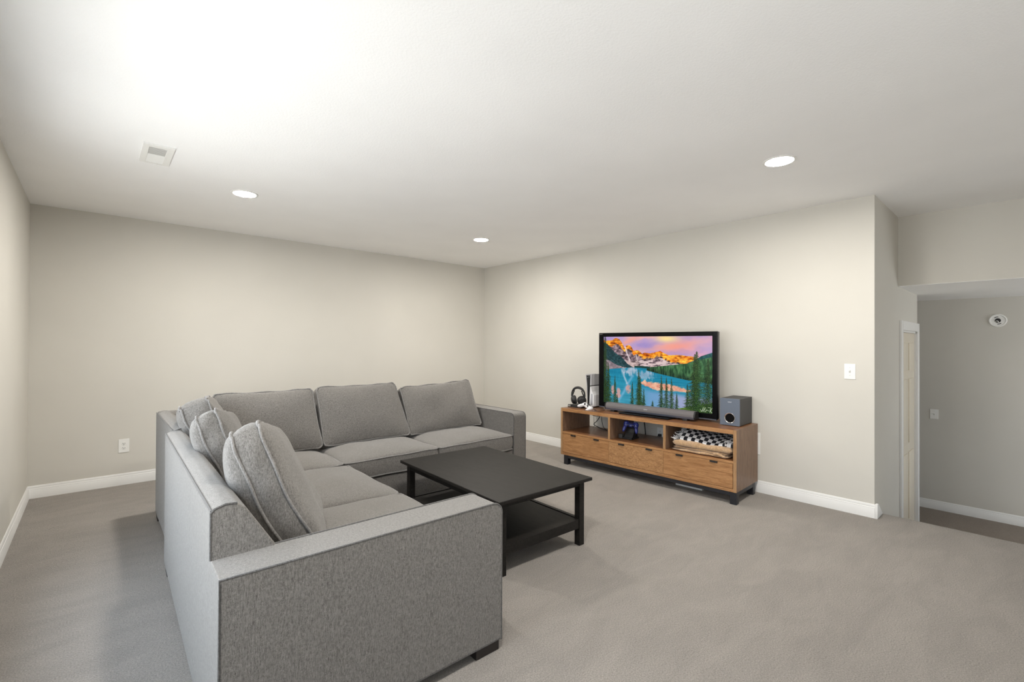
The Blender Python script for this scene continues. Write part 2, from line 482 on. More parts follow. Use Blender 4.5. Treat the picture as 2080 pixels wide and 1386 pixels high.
# door at the foot of the stair
d = bpy.data.objects.new('door_1', None); COL.objects.link(d); d['kind'] = 'structure'; ORG[d.name] = (0, 0, 0)
g = G(); cw = 0.095
for a, b2, za, zb in ((DX0-cw, DX0, ZL, DZ1+cw), (DX1, DX1+cw, ZL, DZ1+cw), (DX0, DX1, DZ1, DZ1+cw)):
    g.box((a, YC-0.020, za), (b2, YC, zb), 0.004)
struct('casing', g, M_TRIM, d)
g = G()
g.box((DX0, YC, ZL), (DX0+0.02, YC+T, DZ1)); g.box((DX1-0.02, YC, ZL), (DX1, YC+T, DZ1)); g.box((DX0, YC, DZ1-0.02), (DX1, YC+T, DZ1))
struct('jamb', g, M_TRIM, d)
g = G(); ly = YC+0.012
g.box((DX0+0.022, ly, ZL+0.01), (DX1-0.022, ly+0.035, DZ1-0.022), 0.002)
leaf = struct('door_leaf', g, M_DOORW, d)
xm = (DX0+DX1)/2
for (xa, xb) in ((DX0+0.12, xm-0.05), (xm+0.05, DX1-0.12)):
    for za, zb in ((ZL+0.22, ZL+0.95), (ZL+1.05, ZL+1.75), (ZL+1.84, DZ1-0.13)):
        g = G(); g.box((xa, ly-0.010, za), (xb, ly+0.004, zb), 0.008, 2); struct('door_panel', g, M_DOORW, leaf)
for hz in (1.36, 0.63, -0.11):
    g = G(); g.tube([(DX0+0.012, YC-0.006, hz-0.05), (DX0+0.012, YC-0.006, hz+0.05)], 0.008, 8)
    g.box((DX0+0.004, YC-0.005, hz-0.045), (DX0+0.04, YC+0.0115, hz+0.045), 0.002)
    struct('hinge', g, M_HINGE, d)

# ------------------------------------------------------------------ sectional sofa
def cushion_raw(W, Hh, gt, cf, cb, rad, seed=0, n=22, wr=0.004, pinch=0.012, full=0.62):
    rng = random.Random(seed)
    ph = [rng.uniform(0, 6.28) for _ in range(8)]
    def corner(x, z):
        ax, az = abs(x)-(W/2-rad), abs(z)-(Hh/2-rad)
        if ax > 0 and az > 0:
            m, h = max(ax, az), math.hypot(ax, az)
            k2 = m/h if h > 0 else 1
            x = math.copysign(W/2-rad+ax*k2, x); z = math.copysign(Hh/2-rad+az*k2, z)
        return x, z
    def wob(x, z, s2):
        return wr*(math.sin(9*x+ph[0])*math.sin(11*z+ph[1])+0.6*math.sin(23*x+5*z+ph[2]+s2)+0.5*math.sin(17*z-8*x+ph[3]+s2))
    vs = []; fs = []
    def idx(side, i, j): return side*(n+1)*(n+1)+i*(n+1)+j
    rim = []
    for side, (sgn, c) in enumerate(((-1, cf), (1, cb))):
        for i in range(n+1):
            for j in range(n+1):
                aa = math.sin((-1+2*i/n)*math.pi/2); bb = math.sin((-1+2*j/n)*math.pi/2)
                x, z = corner(aa*W/2, bb*Hh/2)
                pin = pinch*((1-aa*aa)*abs(bb)**6+(1-bb*bb)*abs(aa)**6)
                x -= math.copysign(pin*abs(aa)**6, aa); z -= math.copysign(pin*abs(bb)**6, bb)
                cr = c*((1-abs(aa)**2.6)*(1-abs(bb)**2.6))**full
                edge = max(abs(aa), abs(bb))
                y = sgn*(gt/2+cr)+wob(x, z, side)*(0.25+0.75*(1-edge**8))
                vs.append((x, y, z))
    for side in (0, 1):
        for i in range(n):
            for j in range(n):
                q = (idx(side, i, j), idx(side, i+1, j), idx(side, i+1, j+1), idx(side, i, j+1))
                fs.append(q if side == 0 else q[::-1])
    loop = [(i, 0) for i in range(n)]+[(n, j) for j in range(n)]+[(n-i, n) for i in range(n)]+[(0, n-j) for j in range(n)]
    rims = [[idx(s2, i, j) for i, j in loop] for s2 in (0, 1)]
    rows = [rims[0]]
    for kk, tt in enumerate((0.25, 0.5, 0.75)):
        row = []
        for a, b2 in zip(rims[0], rims[1]):
            p, q = Vector(vs[a]), Vector(vs[b2]); m = p.lerp(q, tt)
            dd = Vector((m.x/(W/2), 0, m.z/(Hh/2))); mx = max(abs(dd.x), abs(dd.z))
            dd = Vector((dd.x if abs(dd.x) > 0.93*mx else 0, 0, dd.z if abs(dd.z) > 0.93*mx else 0)); dd.normalize()
            m += dd*(0.010*4*tt*(1-tt)+wr*0.8*math.sin(40*(m.x+m.z)+ph[4]+3*tt))
            row.append(len(vs)); vs.append(tuple(m))
        rows.append(row)
    rows.append(rims[1])
    L = len(loop)
    for a, b2 in zip(rows[:-1], rows[1:]):
        for k2 in range(L): fs.append((a[k2], b[k2] if False else b2[k2], b2[(k2+1) % L], a[(k2+1) % L]))
    pip = []
    for s2, rm in enumerate(rims):
        P = []
        for k2, i in enumerate(rm):
            x, y, z = vs[i]
            P.append((x+math.copysign(0.003, x), y+0.5*wr*math.sin(k2*0.9+ph[5]), z+math.copysign(0.003, z)+0.8*wr*math.sin(k2*1.3+ph[6]+s2)))
        pip.append(P)
    return vs, fs, pip
def put_cushion(name, parent, P0, ex, ey, ez, W, Hh, gt, cf, cb, rad=0.05, seed=0, wr=0.004, warp=None, pinch=0.012, label=None, full=0.62):
    vs, fs, pip = cushion_raw(W, Hh, gt, cf, cb, rad, seed, wr=wr, pinch=pinch, full=full)
    ex, ey, ez, P0 = Vector(ex), Vector(ey), Vector(ez), Vector(P0)
    def mp3(p):
        x, y, z = p
        if warp: x, y, z = warp(x, y, z+Hh/2); z -= Hh/2
        return P0+ex*x+ey*y+ez*(z+Hh/2)
    g = G(); g.add([mp3(p) for p in vs], fs)
    c = part(name, g, M_FAB, parent, label, sharp=60)
    for P in pip:
        g = G(); g.tube([mp3(p) for p in P], 0.0062, 6, True); part('piping', g, M_PIPE, c, sharp=80)
    return c

sofa = thing('sectional_sofa', 'grey tweed L-shaped sectional sofa with loose back cushions, facing the television', 'sofa', (1.2, 3.2, 0))
def seam(pts, parent, closed=False, rad=0.0045):
    g = G(); g.tube(pts, rad, 6, closed); return part('piping', g, M_SEAM, parent, sharp=80)
RA = -0.0205
def rotN(p):
    x, y = p[0]-0.30, p[1]-1.72
    c, s2 = math.cos(RA), math.sin(RA)
    return (0.30+c*x-s2*y, 1.72+s2*x+c*y, p[2])
FZ = 0.045
# near wing: arm
def arm_near():
    g = G(); prof = []
    xs0, xs1, ys0, ys1, zt = 0.30, 1.462, 1.72, 1.915, 0.70
    poly = [(xs0, FZ), (xs0, zt)]
    for k2 in range(0, 9):
        a = math.pi/2*(k2/8)
        poly.append((xs1-0.05+0.05*math.sin(a), zt-0.05+0.05*math.cos(a)))
    poly.append((xs1, FZ))
    g.prism(poly, 1, ys0, ys1, 0.020, 4)
    return g.map(rotN), poly, ys0, ys1
g, poly, ay0, ay1 = arm_near()
a1 = part('arm', g, M_FAB, sofa, sharp=50)
seam([rotN((p[0], ay0+0.003, p[1])) for p in poly], a1)
seam([rotN((p[0], ay1-0.003, p[1])) for p in poly[1:-1]], a1)
seam([rotN((p, ay0+0.003, FZ+0.008)) for p in (0.31, 0.8, 1.455)], a1)
# near wing: back frame (profile in x,z)
BP = [(0.0, FZ), (0.0, 0.862), (0.010, 0.876), (0.045, 0.887), (0.080, 0.884), (0.110, 0.862), (0.235, 0.66), (0.29, 0.30), (0.29, FZ)]
g = G(); g.prism([(0.30+x, z) for x, z in BP], 1, 1.90, 3.715, 0.010, 3); g.map(rotN)
bk = part('back_frame', g, M_FAB, sofa, sharp=50)
seam([rotN((0.303, y, 0.869)) for y in np.linspace(1.905, 3.71, 8)], bk)
seam([rotN((0.301+x, 1.903, z)) for x, z in BP[1:5]], bk)
seam([rotN((0.301, 1.903, z)) for z in (0.70, 0.78, 0.866)], bk)
seam([rotN((0.305, 1.723, z)) for z in (FZ+0.01, 0.3, 0.69)], bk, rad=0.004)
g = G(); g.box((0.55, 1.88, FZ), (1.452, 3.71, 0.300), 0.012, 3); g.map(rotN); part('base', g, M_FAB, sofa, sharp=50)
# far wing
FX0, FX1, FY0, FY1 = 0.386, 3.575, 3.755, 4.872
g = G(); g.prism([(FX0+x, z) for x, z in BP], 1, FY0, FY1, 0.010, 3)
bk2 = part('back_frame', g, M_FAB, sofa, sharp=50)
seam([(FX0+0.003, y, 0.869) for y in np.linspace(FY0+0.01, FY1-0.01, 6)], bk2)
seam([(FX0+0.001+x, FY0+0.004, z) for x, z in BP[1:5]], bk2)
g = G(); g.prism([(FY1-x, z) for x, z in BP], 0, FX0+0.01, FX1-0.005, 0.010, 3)
bk3 = part('back_frame', g, M_FAB, sofa, sharp=50)
seam([(x, FY1-0.003, 0.869) for x in np.linspace(FX0+0.02, FX1-0.02, 6)], bk3)
ax0, ax1 = 3.395, FX1
poly = [(FY1-0.05, FZ), (FY1-0.05, 0.70)]
for k2 in range(0, 9):
    a = math.pi/2*(k2/8); poly.append((FY0+0.05-0.05*math.sin(a), 0.65+0.05*math.cos(a)))
poly.append((FY0, FZ))
g = G(); g.prism(poly, 0, ax0, ax1, 0.012, 3)
a2 = part('arm', g, M_FAB, sofa, sharp=50)
seam([(ax0+0.003, p[0], p[1]) for p in poly[1:]], a2); seam([(ax1-0.003, p[0], p[1]) for p in poly[1:]], a2)
g = G(); g.box((FX0+0.25, FY0+0.02, FZ), (ax0+0.01, 4.62, 0.300), 0.012, 3); part('base', g, M_FAB, sofa, sharp=50)
# seats
# put_cushion's origin is its lower edge, so step back half the depth
def seatc(x0, x1, y0, y1, seed, near=False):
    W, D = x1-x0, y1-y0
    P = ((x0+x1)/2, y0, 0.392); ex = (1, 0, 0); ez = (0, 1, 0)
    if near:
        P = rotN(P); ex = (math.cos(RA), math.sin(RA), 0); ez = (-math.sin(RA), math.cos(RA), 0)
    put_cushion('seat_cushion', sofa, P, ex, (0, 0, -1), ez, W, D, 0.145, 0.062, 0.0, 0.045, seed, 0.0035, pinch=0.006, full=0.55)
seatc(0.60, 1.49, 1.925, 2.815, 1, True)
seatc(0.60, 1.49, 2.822, 3.715, 2, True)
seatc(0.685, 1.525, 3.752, 4.585, 3)
seatc(1.532, 2.440, 3.752, 4.585, 4)
seatc(2.447, 3.388, 3.752, 4.585, 5)
# back cushions
def lean_frame(back, deg):
    a = math.radians(deg); bx, by = back
    ez = (bx*math.sin(a), by*math.sin(a), math.cos(a)); ey = (bx*math.cos(a), by*math.cos(a), -math.sin(a))
    return ey, ez
def slump(k0, H0):
    def f2(x, y, z):
        tz = z/H0
        return (x, y+k0*(tz-0.5)**2-k0*0.25*0, z)
    return f2
ey, ez = lean_frame((0, 1), 22)
put_cushion('back_cushion', sofa, (1.125, 4.30, 0.500), (1, 0, 0), ey, ez, 0.82, 0.555, 0.115, 0.055, 0.05, 0.05, 21, 0.004,
            warp=lambda x, y, z: (x-0.03*(z/0.55)*max(0, x)/0.4, y, z))
put_cushion('back_cushion', sofa, (1.985, 4.31, 0.500), (1, 0, 0), ey, ez, 0.88, 0.565, 0.115, 0.055, 0.05, 0.055, 22, 0.004,
            warp=lambda x, y, z: (x-0.075*(max(0, z)/0.56)**1.2*max(0, x)/0.43, y, z))
put_cushion('back_cushion', sofa, (2.890, 4.32, 0.495), (1, 0, 0.010), ey, ez, 0.94, 0.535, 0.115, 0.055, 0.05, 0.05, 23, 0.006,
            warp=lambda x, y, z: (x-0.045*(z/0.54)*(1 if x > 0 else 0.3)*abs(x)/0.46, y, z+0.016*(x/0.46)*(z/0.54)))
def turned(deg):
    a = math.radians(deg); return (math.sin(a), math.cos(a), 0), (-math.cos(a), math.sin(a))
def sag(W, Hh, k, bow=0.0):
    # the far end of a cushion that has slumped into the seat, its height bowed backwards
    return lambda x, y, z: (x, y+bow*math.sin(math.pi*min(1, max(0, z/Hh))), z-k*max(0.0, (x+W/2)/W)**1.2*(max(0.0, z)/Hh))
ex, bdir = turned(15); ey, ez = lean_frame(bdir, 24)
put_cushion('back_cushion', sofa, (0.815, 2.425, 0.500), ex, ey, ez, 0.80, 0.675, 0.105, 0.070, 0.125, 0.07, 31, 0.006, sag(0.80, 0.675, 0.20, 0.025), full=0.45)
ex, bdir = turned(12); ey, ez = lean_frame(bdir, 24)
put_cushion('back_cushion', sofa, (0.770, 3.235, 0.500), ex, ey, ez, 0.76, 0.640, 0.095, 0.06, 0.11, 0.065, 32, 0.009, sag(0.76, 0.640, 0.15, 0.02), full=0.45)
ex, bdir = turned(8); ey, ez = lean_frame(bdir, 22)
put_cushion('back_cushion', sofa, (0.750, 3.97, 0.505), ex, ey, ez, 0.62, 0.60, 0.16, 0.05, 0.07, 0.065, 33, 0.009, sag(0.62, 0.60, 0.06), full=0.5)
def foot(x0, x1, y0, y1, rot):
    g = G(); g.box((x0, y0, 0), (x1, y1, FZ+0.003), 0.003)
    if rot: g.map(rotN)
    part('foot', g, M_LEGSOFA, sofa)
for x0, x1, y0, y1 in ((1.315, 1.450, 1.724, 1.80), (0.306, 0.42, 1.724, 1.80), (0.306, 0.38, 3.58, 3.70), (1.32, 1.445, 3.58, 3.70)): foot(x0, x1, y0, y1, True)
for x0, x1, y0, y1 in ((0.39, 0.46, 4.74, 4.86), (0.39, 0.46, 3.80, 3.90), (3.45, 3.57, 3.76, 3.86), (3.45, 3.57, 4.72, 4.81)): foot(x0, x1, y0, y1, False)

# ------------------------------------------------------------------ coffee table
TR = -0.036
tab = thing('coffee_table', 'black-brown wooden coffee table with a lower shelf, between sofa and television', 'table', (2.30, 2.815, 0))
def rt(p):
    c, s2 = math.cos(TR), math.sin(TR)
    return (2.30+c*p[0]-s2*p[1], 2.815+s2*p[0]+c*p[1], p[2])
TW, TL, TH = 0.432, 0.665, 0.490
def tpart(name, fn, **k2):
    g = G(); fn(g); g.map(rt); return part(name, g, M_TABLE, tab, **k2)
tpart('tabletop', lambda g: g.box((-TW, -TL, TH-0.024), (TW, TL, TH), 0.005, 3))
ov, ls = 0.042, 0.050
lx, lyy = TW-ov, TL-ov
for sx in (-1, 1):
    for sy in (-1, 1):
        tpart('leg', lambda g: g.box((sx*lx, sy*lyy, 0), (sx*(lx-ls), sy*(lyy-ls), TH-0.0235), 0.003))
for sx in (-1, 1):
    tpart('apron', lambda g: g.box((sx*(lx-0.006), -lyy+ls, TH-0.075), (sx*(lx-0.028), lyy-ls, TH-0.0235), 0.002))
    tpart('shelf_rail', lambda g: g.box((sx*(lx-0.006), -lyy+ls, 0.125), (sx*(lx-0.034), lyy-ls, 0.190), 0.002))
for sy in (-1, 1):
    tpart('apron', lambda g: g.box((-lx+ls, sy*(lyy-0.006), TH-0.060), (lx-ls, sy*(lyy-0.028), TH-0.0235), 0.002))
    tpart('shelf_rail', lambda g: g.box((-lx+ls, sy*(lyy-0.006), 0.125), (lx-ls, sy*(lyy-0.034), 0.190), 0.002))
tpart('shelf', lambda g: g.box((-lx+0.033, -lyy+0.033, 0.162), (lx-0.033, lyy-0.033, 0.182), 0.001))
g = G(); g.lathe([(0.0035, 0), (0.003, 0.002), (0.0, 0.003)], Matrix.Translation((-lx+0.006, 0.18, TH-0.048)) @ Matrix.Rotation(-math.pi/2, 4, 'Y'), 10); g.map(rt)
part('screw', g, M_CHROME, tab, 'small bright screw head')

# ------------------------------------------------------------------ media console (frame C)
con = thing('media_console', 'walnut media console with three open cubbies above three drawers on a black steel base', 'console', (0, 0, 0), 'C')
def cpart(name, a, b2, mat, bev=0.0015, parent=None, **k2):
    g = G(); g.box(a, b2, bev, 2); return part(name, g, mat, parent or con, **k2)
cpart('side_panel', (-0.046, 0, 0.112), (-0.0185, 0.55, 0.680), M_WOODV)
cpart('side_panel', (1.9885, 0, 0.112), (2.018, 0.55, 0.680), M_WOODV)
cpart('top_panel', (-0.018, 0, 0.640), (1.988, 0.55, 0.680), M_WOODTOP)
cpart('top_edge', (-0.018, -0.0015, 0.6405), (1.988, 0.006, 0.6795), M_WOODH, 0.0005, label='walnut front edge, left lighter than the shade-toned shelf')
cpart('bottom_panel', (-0.018, 0, 0.112), (1.988, 0.55, 0.141), M_WOODH)
cpart('shelf', (-0.018, 0.004, 0.372), (1.988, 0.55, 0.396), M_WOODTOP)  # dark veneer tone also stands in for the cubby shade
cpart('shelf_edge', (-0.018, -0.001, 0.3722), (1.988, 0.0045, 0.3958), M_WOODH, 0.0005, label='walnut front edge, left lighter than the shade-toned shelf')
for eu0, eu1, ez0, ez1 in ((-0.046, -0.0185, 0.112, 0.680), (1.9885, 2.018, 0.112, 0.680), (0.637, 0.663, 0.3965, 0.6395), (1.301, 1.328, 0.3965, 0.6395)):
    cpart('upright_edge', (eu0, -0.001, ez0), (eu1, 0.003, ez1), M_WOODE, 0.0005, label='walnut front edge, left lighter than the shade-toned shelf')
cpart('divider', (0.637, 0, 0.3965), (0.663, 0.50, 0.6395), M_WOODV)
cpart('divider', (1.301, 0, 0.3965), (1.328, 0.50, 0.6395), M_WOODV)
for (a, b2, m, hs) in ((-0.0165, 0.6435, M_WOODH, (0.112, 0.443)), (0.6455, 1.3015, M_WOODF, (0.774, 1.108)), (1.3035, 1.9835, M_WOODH, (1.440, 1.778))):
    dr = cpart('drawer', (a, 0.0, 0.1445), (b2, 0.48, 0.3695), m, 0.001)
    for h in hs:
        g = G(); g.box((h, -0.012, 0.355), (h+0.070, 0.0, 0.3705), 0.002); part('handle', g, M_BLKHANDLE, dr, 'black finger-pull tab')
for sx in (0.0, 1.958):
    cpart('leg', (sx, 0.002, 0), (sx+0.060, 0.062, 0.1115), M_BLKSTEEL, 0.004)
    cpart('leg', (sx, 0.425, 0), (sx+0.060, 0.485, 0.1115), M_BLKSTEEL, 0.004)
    cpart('rail', (sx+0.002, 0.062, 0.076), (sx+0.058, 0.425, 0.1115), M_BLKSTEEL, 0.002)
cpart('rail', (0.060, 0.004, 0.076), (1.958, 0.058, 0.1115), M_BLKSTEEL, 0.002)
cpart('rail', (0.060, 0.427, 0.076), (1.958, 0.483, 0.1115), M_BLKSTEEL, 0.002)
ZT, ZS = 0.680, 0.396
solo('white_box', G().box((1.34, 0.19, 0.0), (1.62, 0.30, 0.055), 0.006), M_PLATE, 'flat white plastic box lying on the carpet under the media console', 'box', (1.48, 0.245, 0), 'C')

# ------------------------------------------------------------------ television
tv = thing('television', 'flat-screen television showing a mountain lake at sunset, on the walnut console', 'television', (1.01, 0.33, ZT), 'C')
TU0, TU1, TV0, TZ0, TZ1 = 0.300, 1.720, 0.300, 0.708, 1.595
SU0, SU1, SZ0, SZ1 = 0.366, 1.672, 0.762, 1.549
g = G()
g.box((TU0, TV0, TZ0), (SU0, TV0+0.03, TZ1), 0.002); g.box((SU1, TV0, TZ0), (TU1, TV0+0.03, TZ1), 0.002)
g.box((SU0, TV0, TZ0), (SU1, TV0+0.03, SZ0), 0.002); g.box((SU0, TV0, SZ1), (SU1, TV0+0.03, TZ1), 0.002)
part('bezel', g, M_TVBLACK, tv)
g = G(); g.box((TU0+0.002, TV0+0.03, TZ0+0.002), (TU1-0.002, TV0+0.07, TZ1-0.002), 0.004); g.box((0.55, TV0+0.07, 0.85), (1.47, TV0+0.11, 1.45), 0.02)
part('rear_case', g, M_TVSIDE, tv)
g = G(); g.box((TU0+0.004, TV0-0.002, TZ0-0.007), (TU1-0.004, TV0+0.02, TZ0+0.003), 0.001); part('bottom_lip', g, M_TVLIP, tv)
g = G(); g.box((0.93, TV0+0.02, ZT+0.01), (1.09, TV0+0.06, 0.80), 0.004); part('stand_neck', g, M_BLK, tv)
g = G(); g.box((0.72, 0.085, ZT), (1.31, 0.47, ZT+0.014), 0.005, 3); part('stand_plate', g, M_TVBLACK, tv)
def text_on_v(txt, cu, cz, vv, h, mat, parent, wmax=None):
    P, F = letters(txt, h)
    if wmax:
        wd = max(p[0] for p in P)-min(p[0] for p in P); kx = wmax/wd; P = [(p[0]*kx, p[1]) for p in P]
    g = G(); g.add([(cu+x, vv, cz+z) for x, z in P], F); return part('lettering', g, mat, parent, sharp=80)
text_on_v('SONY', 0.332, 1.579, TV0-0.0008, 0.009, M_LOGODIM, tv, 0.044)

# the picture on the screen, painted as colours on a fine grid
PW, PH = 560, 336
S, Tt = np.meshgrid((np.arange(PW)+0.5)/PW, (np.arange(PH)+0.5)/PH)
img = np.zeros((PH, PW, 3))
def vnoise(fx, fy, seed, octv=4):
    rg = np.random.default_rng(seed); out = np.zeros((PH, PW)); amp = 1; tot = 0
    for o2 in range(octv):
        gx, gy = int(fx*2**o2)+2, int(fy*2**o2)+2
        gr = rg.random((gy+1, gx+1)); x = S*(gx-1); y = Tt*(gy-1)
        x0 = x.astype(int); y0 = y.astype(int); a = x-x0; c = y-y0; a = a*a*(3-2*a); c = c*c*(3-2*c)
        out += amp*((gr[y0, x0]*(1-a)+gr[y0, x0+1]*a)*(1-c)+(gr[y0+1, x0]*(1-a)+gr[y0+1, x0+1]*a)*c); tot += amp; amp *= 0.55
    return out/tot
def C3(*c): return np.array(c, float)
def blend(mask, col):
    global img
    mk = np.clip(mask, 0, 1)[..., None]; img = img*(1-mk)+np.asarray(col)*mk
def sstep(x, a, b2): 
    q = np.clip((x-a)/(b2-a), 0, 1); return q*q*(3-2*q)
img[:] = C3(188, 160, 205)
sk = vnoise(5, 9, 3)
Sd = S+0.55*Tt
streak = 0.5+0.5*np.sin(26*(Tt+0.42*S)+6*vnoise(4, 4, 5))
blend(sstep(sk, 0.40, 0.72)*0.8, C3(236, 170, 185))
blend(sstep(streak*vnoise(7, 5, 9), 0.35, 0.6)*0.55, C3(248, 186, 168))
blend(sstep((1-streak)*vnoise(6, 6, 10), 0.35, 0.6)*0.45, C3(160, 142, 200))
blend(np.exp(-(((S-0.70+0.9*(Tt-0.15))/0.20)**2+((Tt-0.13)/0.10)**2))*0.95*(0.6+0.4*streak), C3(250, 158, 140))
blend(np.exp(-(((S-0.62)/0.10)**2+((Tt-0.035)/0.05)**2)), C3(255, 226, 150))
blend(np.exp(-(((S-0.27+0.9*(Tt-0.07))/0.06)**2+((Tt-0.06)/0.07)**2))*0.8, C3(248, 165, 140))
blend(np.exp(-(((S-0.42)/0.10)**2+((Tt-0.14)/0.07)**2))*0.6, C3(150, 135, 200))
blend(np.exp(-(((S-0.93)/0.12)**2+((Tt-0.10)/0.12)**2))*0.5, C3(200, 170, 205))
# mountains
rs = [0, .04, .09, .115, .14, .166, .185, .21, .225, .236, .27, .293, .312, .347, .37, .394, .42, .47, .52, .566, .60, .65, .69, .77, .84, .90, 1]
rt_ = [.05, .06, .05, .03, .02, .04, .075, .14, .17, .135, .13, .155, .21, .195, .215, .25, .235, .24, .225, .205, .24, .26, .255, .265, .275, .30, .40]
ridge = np.interp(S, rs, rt_)+0.02*(vnoise(40, 2, 8)-0.5)
mt = Tt > ridge
rock = vnoise(46, 40, 12, 4); rock2 = vnoise(22, 60, 13, 3)
rc = C3(116, 96, 104)+(rock-0.5)[..., None]*C3(270, 235, 235)
blend(mt*1.0, rc)
glow = (Tt-ridge)
gw = np.where(S < 0.4, 0.075+0.03*(S < 0.2), 0.115+0.03*np.sin(9*S))
og = mt*sstep(gw-glow+0.05*(rock-0.5), 0.0, 0.03)
blend(og*0.95, C3(236, 136, 26)+(rock2-0.5)[..., None]*C3(200, 230, 150)+(rock-0.5)[..., None]*C3(260, 190, 60))
base = np.interp(S, [0, .15, .3, .36, .45, .6, .7, 1], [.40, .40, .425, .415, .41, .40, .38, .36])
sn = mt*(glow > gw)*sstep(rock2+0.35*sstep(Tt, base-0.12, base-0.02), 0.72, 0.85)
blend(sn*0.85, C3(238, 214, 212))
gul = np.exp(-((S-np.interp(Tt, [.14, .25, .33, .40], [.225, .245, .27, .27]))/0.008)**2)*(Tt > .15)*(Tt < .40); blend(gul*0.9, C3(242, 226, 226))
gul = np.exp(-((S-np.interp(Tt, [.25, .33, .40], [.335, .345, .37]))/0.007)**2)*(Tt > .26)*(Tt < .36); blend(gul*0.8, C3(240, 225, 222))
scree = mt*sstep(Tt, base-0.09+0.25*np.abs(S-0.27)*0, base-0.03)*(S > .2)*(S < .36); blend(scree*0.7, C3(190, 165, 160)+(rock-0.5)[..., None]*80)
# dark forest slope on the left
ls_ = np.interp(S, [0, .04, .12, .19, .25, .31], [.08, .11, .24, .30, .40, .45]); le_ = np.interp(S, [0, .06, .15, .22, .31, .33], [.34, .37, .43, .455, .462, .462])
fr = (Tt > ls_)*(Tt < le_)*(S < .32)
blend(fr*0.95, C3(22, 60, 66)+(vnoise(60, 60, 20)-0.5)[..., None]*C3(70, 80, 80))
low = (Tt > np.interp(S, [0, .06, .12, .2], [.33, .36, .41, .46]))*(Tt < np.interp(S, [0, .1, .2], [.50, .485, .465]))*(S < .2); blend(low*0.95, C3(140, 125, 132)+(rock-0.5)[..., None]*70)
# lake
hor_ = np.interp(S, [0, .2, .3, .45, 1], [.50, .465, .452, .455, .46])
lk = Tt > hor_
blend(lk*1.0, C3(18, 128, 160)+(sstep(Tt, .5, .95))[..., None]*C3(40, 20, 15)+(vnoise(10, 90, 30)-0.5)[..., None]*C3(30, 40, 40))
def gau(cs, ct, ws, wt): return np.exp(-(((S-cs)/ws)**2+((Tt-ct)/wt)**2))
rn = vnoise(30, 26, 31)
rs_ = vnoise(95, 12, 36, 3)
blend(lk*sstep(np.exp(-(((S-.27)/.095)**2+((Tt-.505)/.085)**2))*(0.15+1.5*rs_)*(0.4+rn*1.1), .30, .75)*0.85, C3(186, 190, 206)+(rn-.5)[..., None]*C3(60, 50, 50))
blend(lk*sstep(gau(.43, .555, .10, .07)*(0.15+1.5*rs_)*(0.4+rn*1.1), .30, .75)*0.8, C3(168, 178, 200)+(rn-.5)[..., None]*C3(60, 50, 50))
blend(lk*sstep(rs_, .5, .8)*sstep(Tt, .47, .6)*(S < .5)*0.35, C3(60, 165, 190))
vx = np.interp(Tt, [.58, .72, .82, .95], [.30, .245, .215, .16]); blend(lk*(Tt > .56)*np.exp(-((S-vx)/0.014)**2)*0.7, C3(130, 180, 215))
vx = np.interp(Tt, [.58, .68], [.215, .245]); blend(lk*(Tt > .52)*(Tt < .70)*np.exp(-((S-vx)/0.010)**2)*0.8, C3(200, 205, 220))
band = np.interp(S, [.38, .5, .6, .7, .8], [.66, .70, .70, .71, .73]); bw = np.interp(S, [.37, .42, .55, .7, .82], [.01, .05, .06, .05, .02])
blend(lk*(S > .37)*(S < .83)*sstep(bw-np.abs(Tt-band)+0.05*(rn-0.5), 0, .02)*0.95, C3(240, 170, 140)+(rn-0.5)[..., None]*C3(60, 130, 110))
lo = lk*sstep(Tt, band+.03, band+.12)*sstep(S, .30, .5); blend(lo*0.85, C3(120, 160, 205)+sstep(S, .5, .8)[..., None]*C3(55, 8, 0))
rv = vnoise(70, 24, 33)
for cs, ct, a, b2 in ((.26, .77, .035, .07), (.155, .84, .03, .10), (.10, .80, .02, .08)): blend(lk*sstep(gau(cs, ct, a, b2)*(0.1+1.5*rv), .28, .62)*0.8, C3(232, 160, 150))
# right shore forest and hill
ft = np.interp(S, [.44, .62, .80, .86, 1], [.440, .405, .365, .33, .27]); fb = np.interp(S, [.33, .44, .56, .80, .9, 1], [.452, .485, .525, .59, .60, .62])
hill = (Tt > np.interp(S, [.80, .86, .91, 1], [.36, .32, .265, .215]))*(S > .8)*(Tt < fb); blend(hill*1.0, C3(28, 84, 84)+(vnoise(60, 50, 40)-0.5)[..., None]*60)
fo = (Tt > ft)*(Tt < fb)*(S > .44); fv = vnoise(110, 16, 41, 3)
blend(fo*1.0, C3(56, 100, 62)+(fv-0.5)[..., None]*C3(110, 130, 90)-sstep(Tt, fb-.10, fb)[..., None]*C3(26, 40, 22))
blend((Tt > .425+0.03*np.abs(S-.38))*(Tt < hor_)*(S > .32)*(S < .47)*1.0, C3(20, 62, 58))
# ground bottom right
gr_ = Tt > np.interp(S, [.66, .8, .9, 1], [1.0, .945, .90, .86]); blend(gr_*1.0, C3(92, 122, 52)+(vnoise(60, 60, 44)-0.5)[..., None]*C3(150, 140, 110))
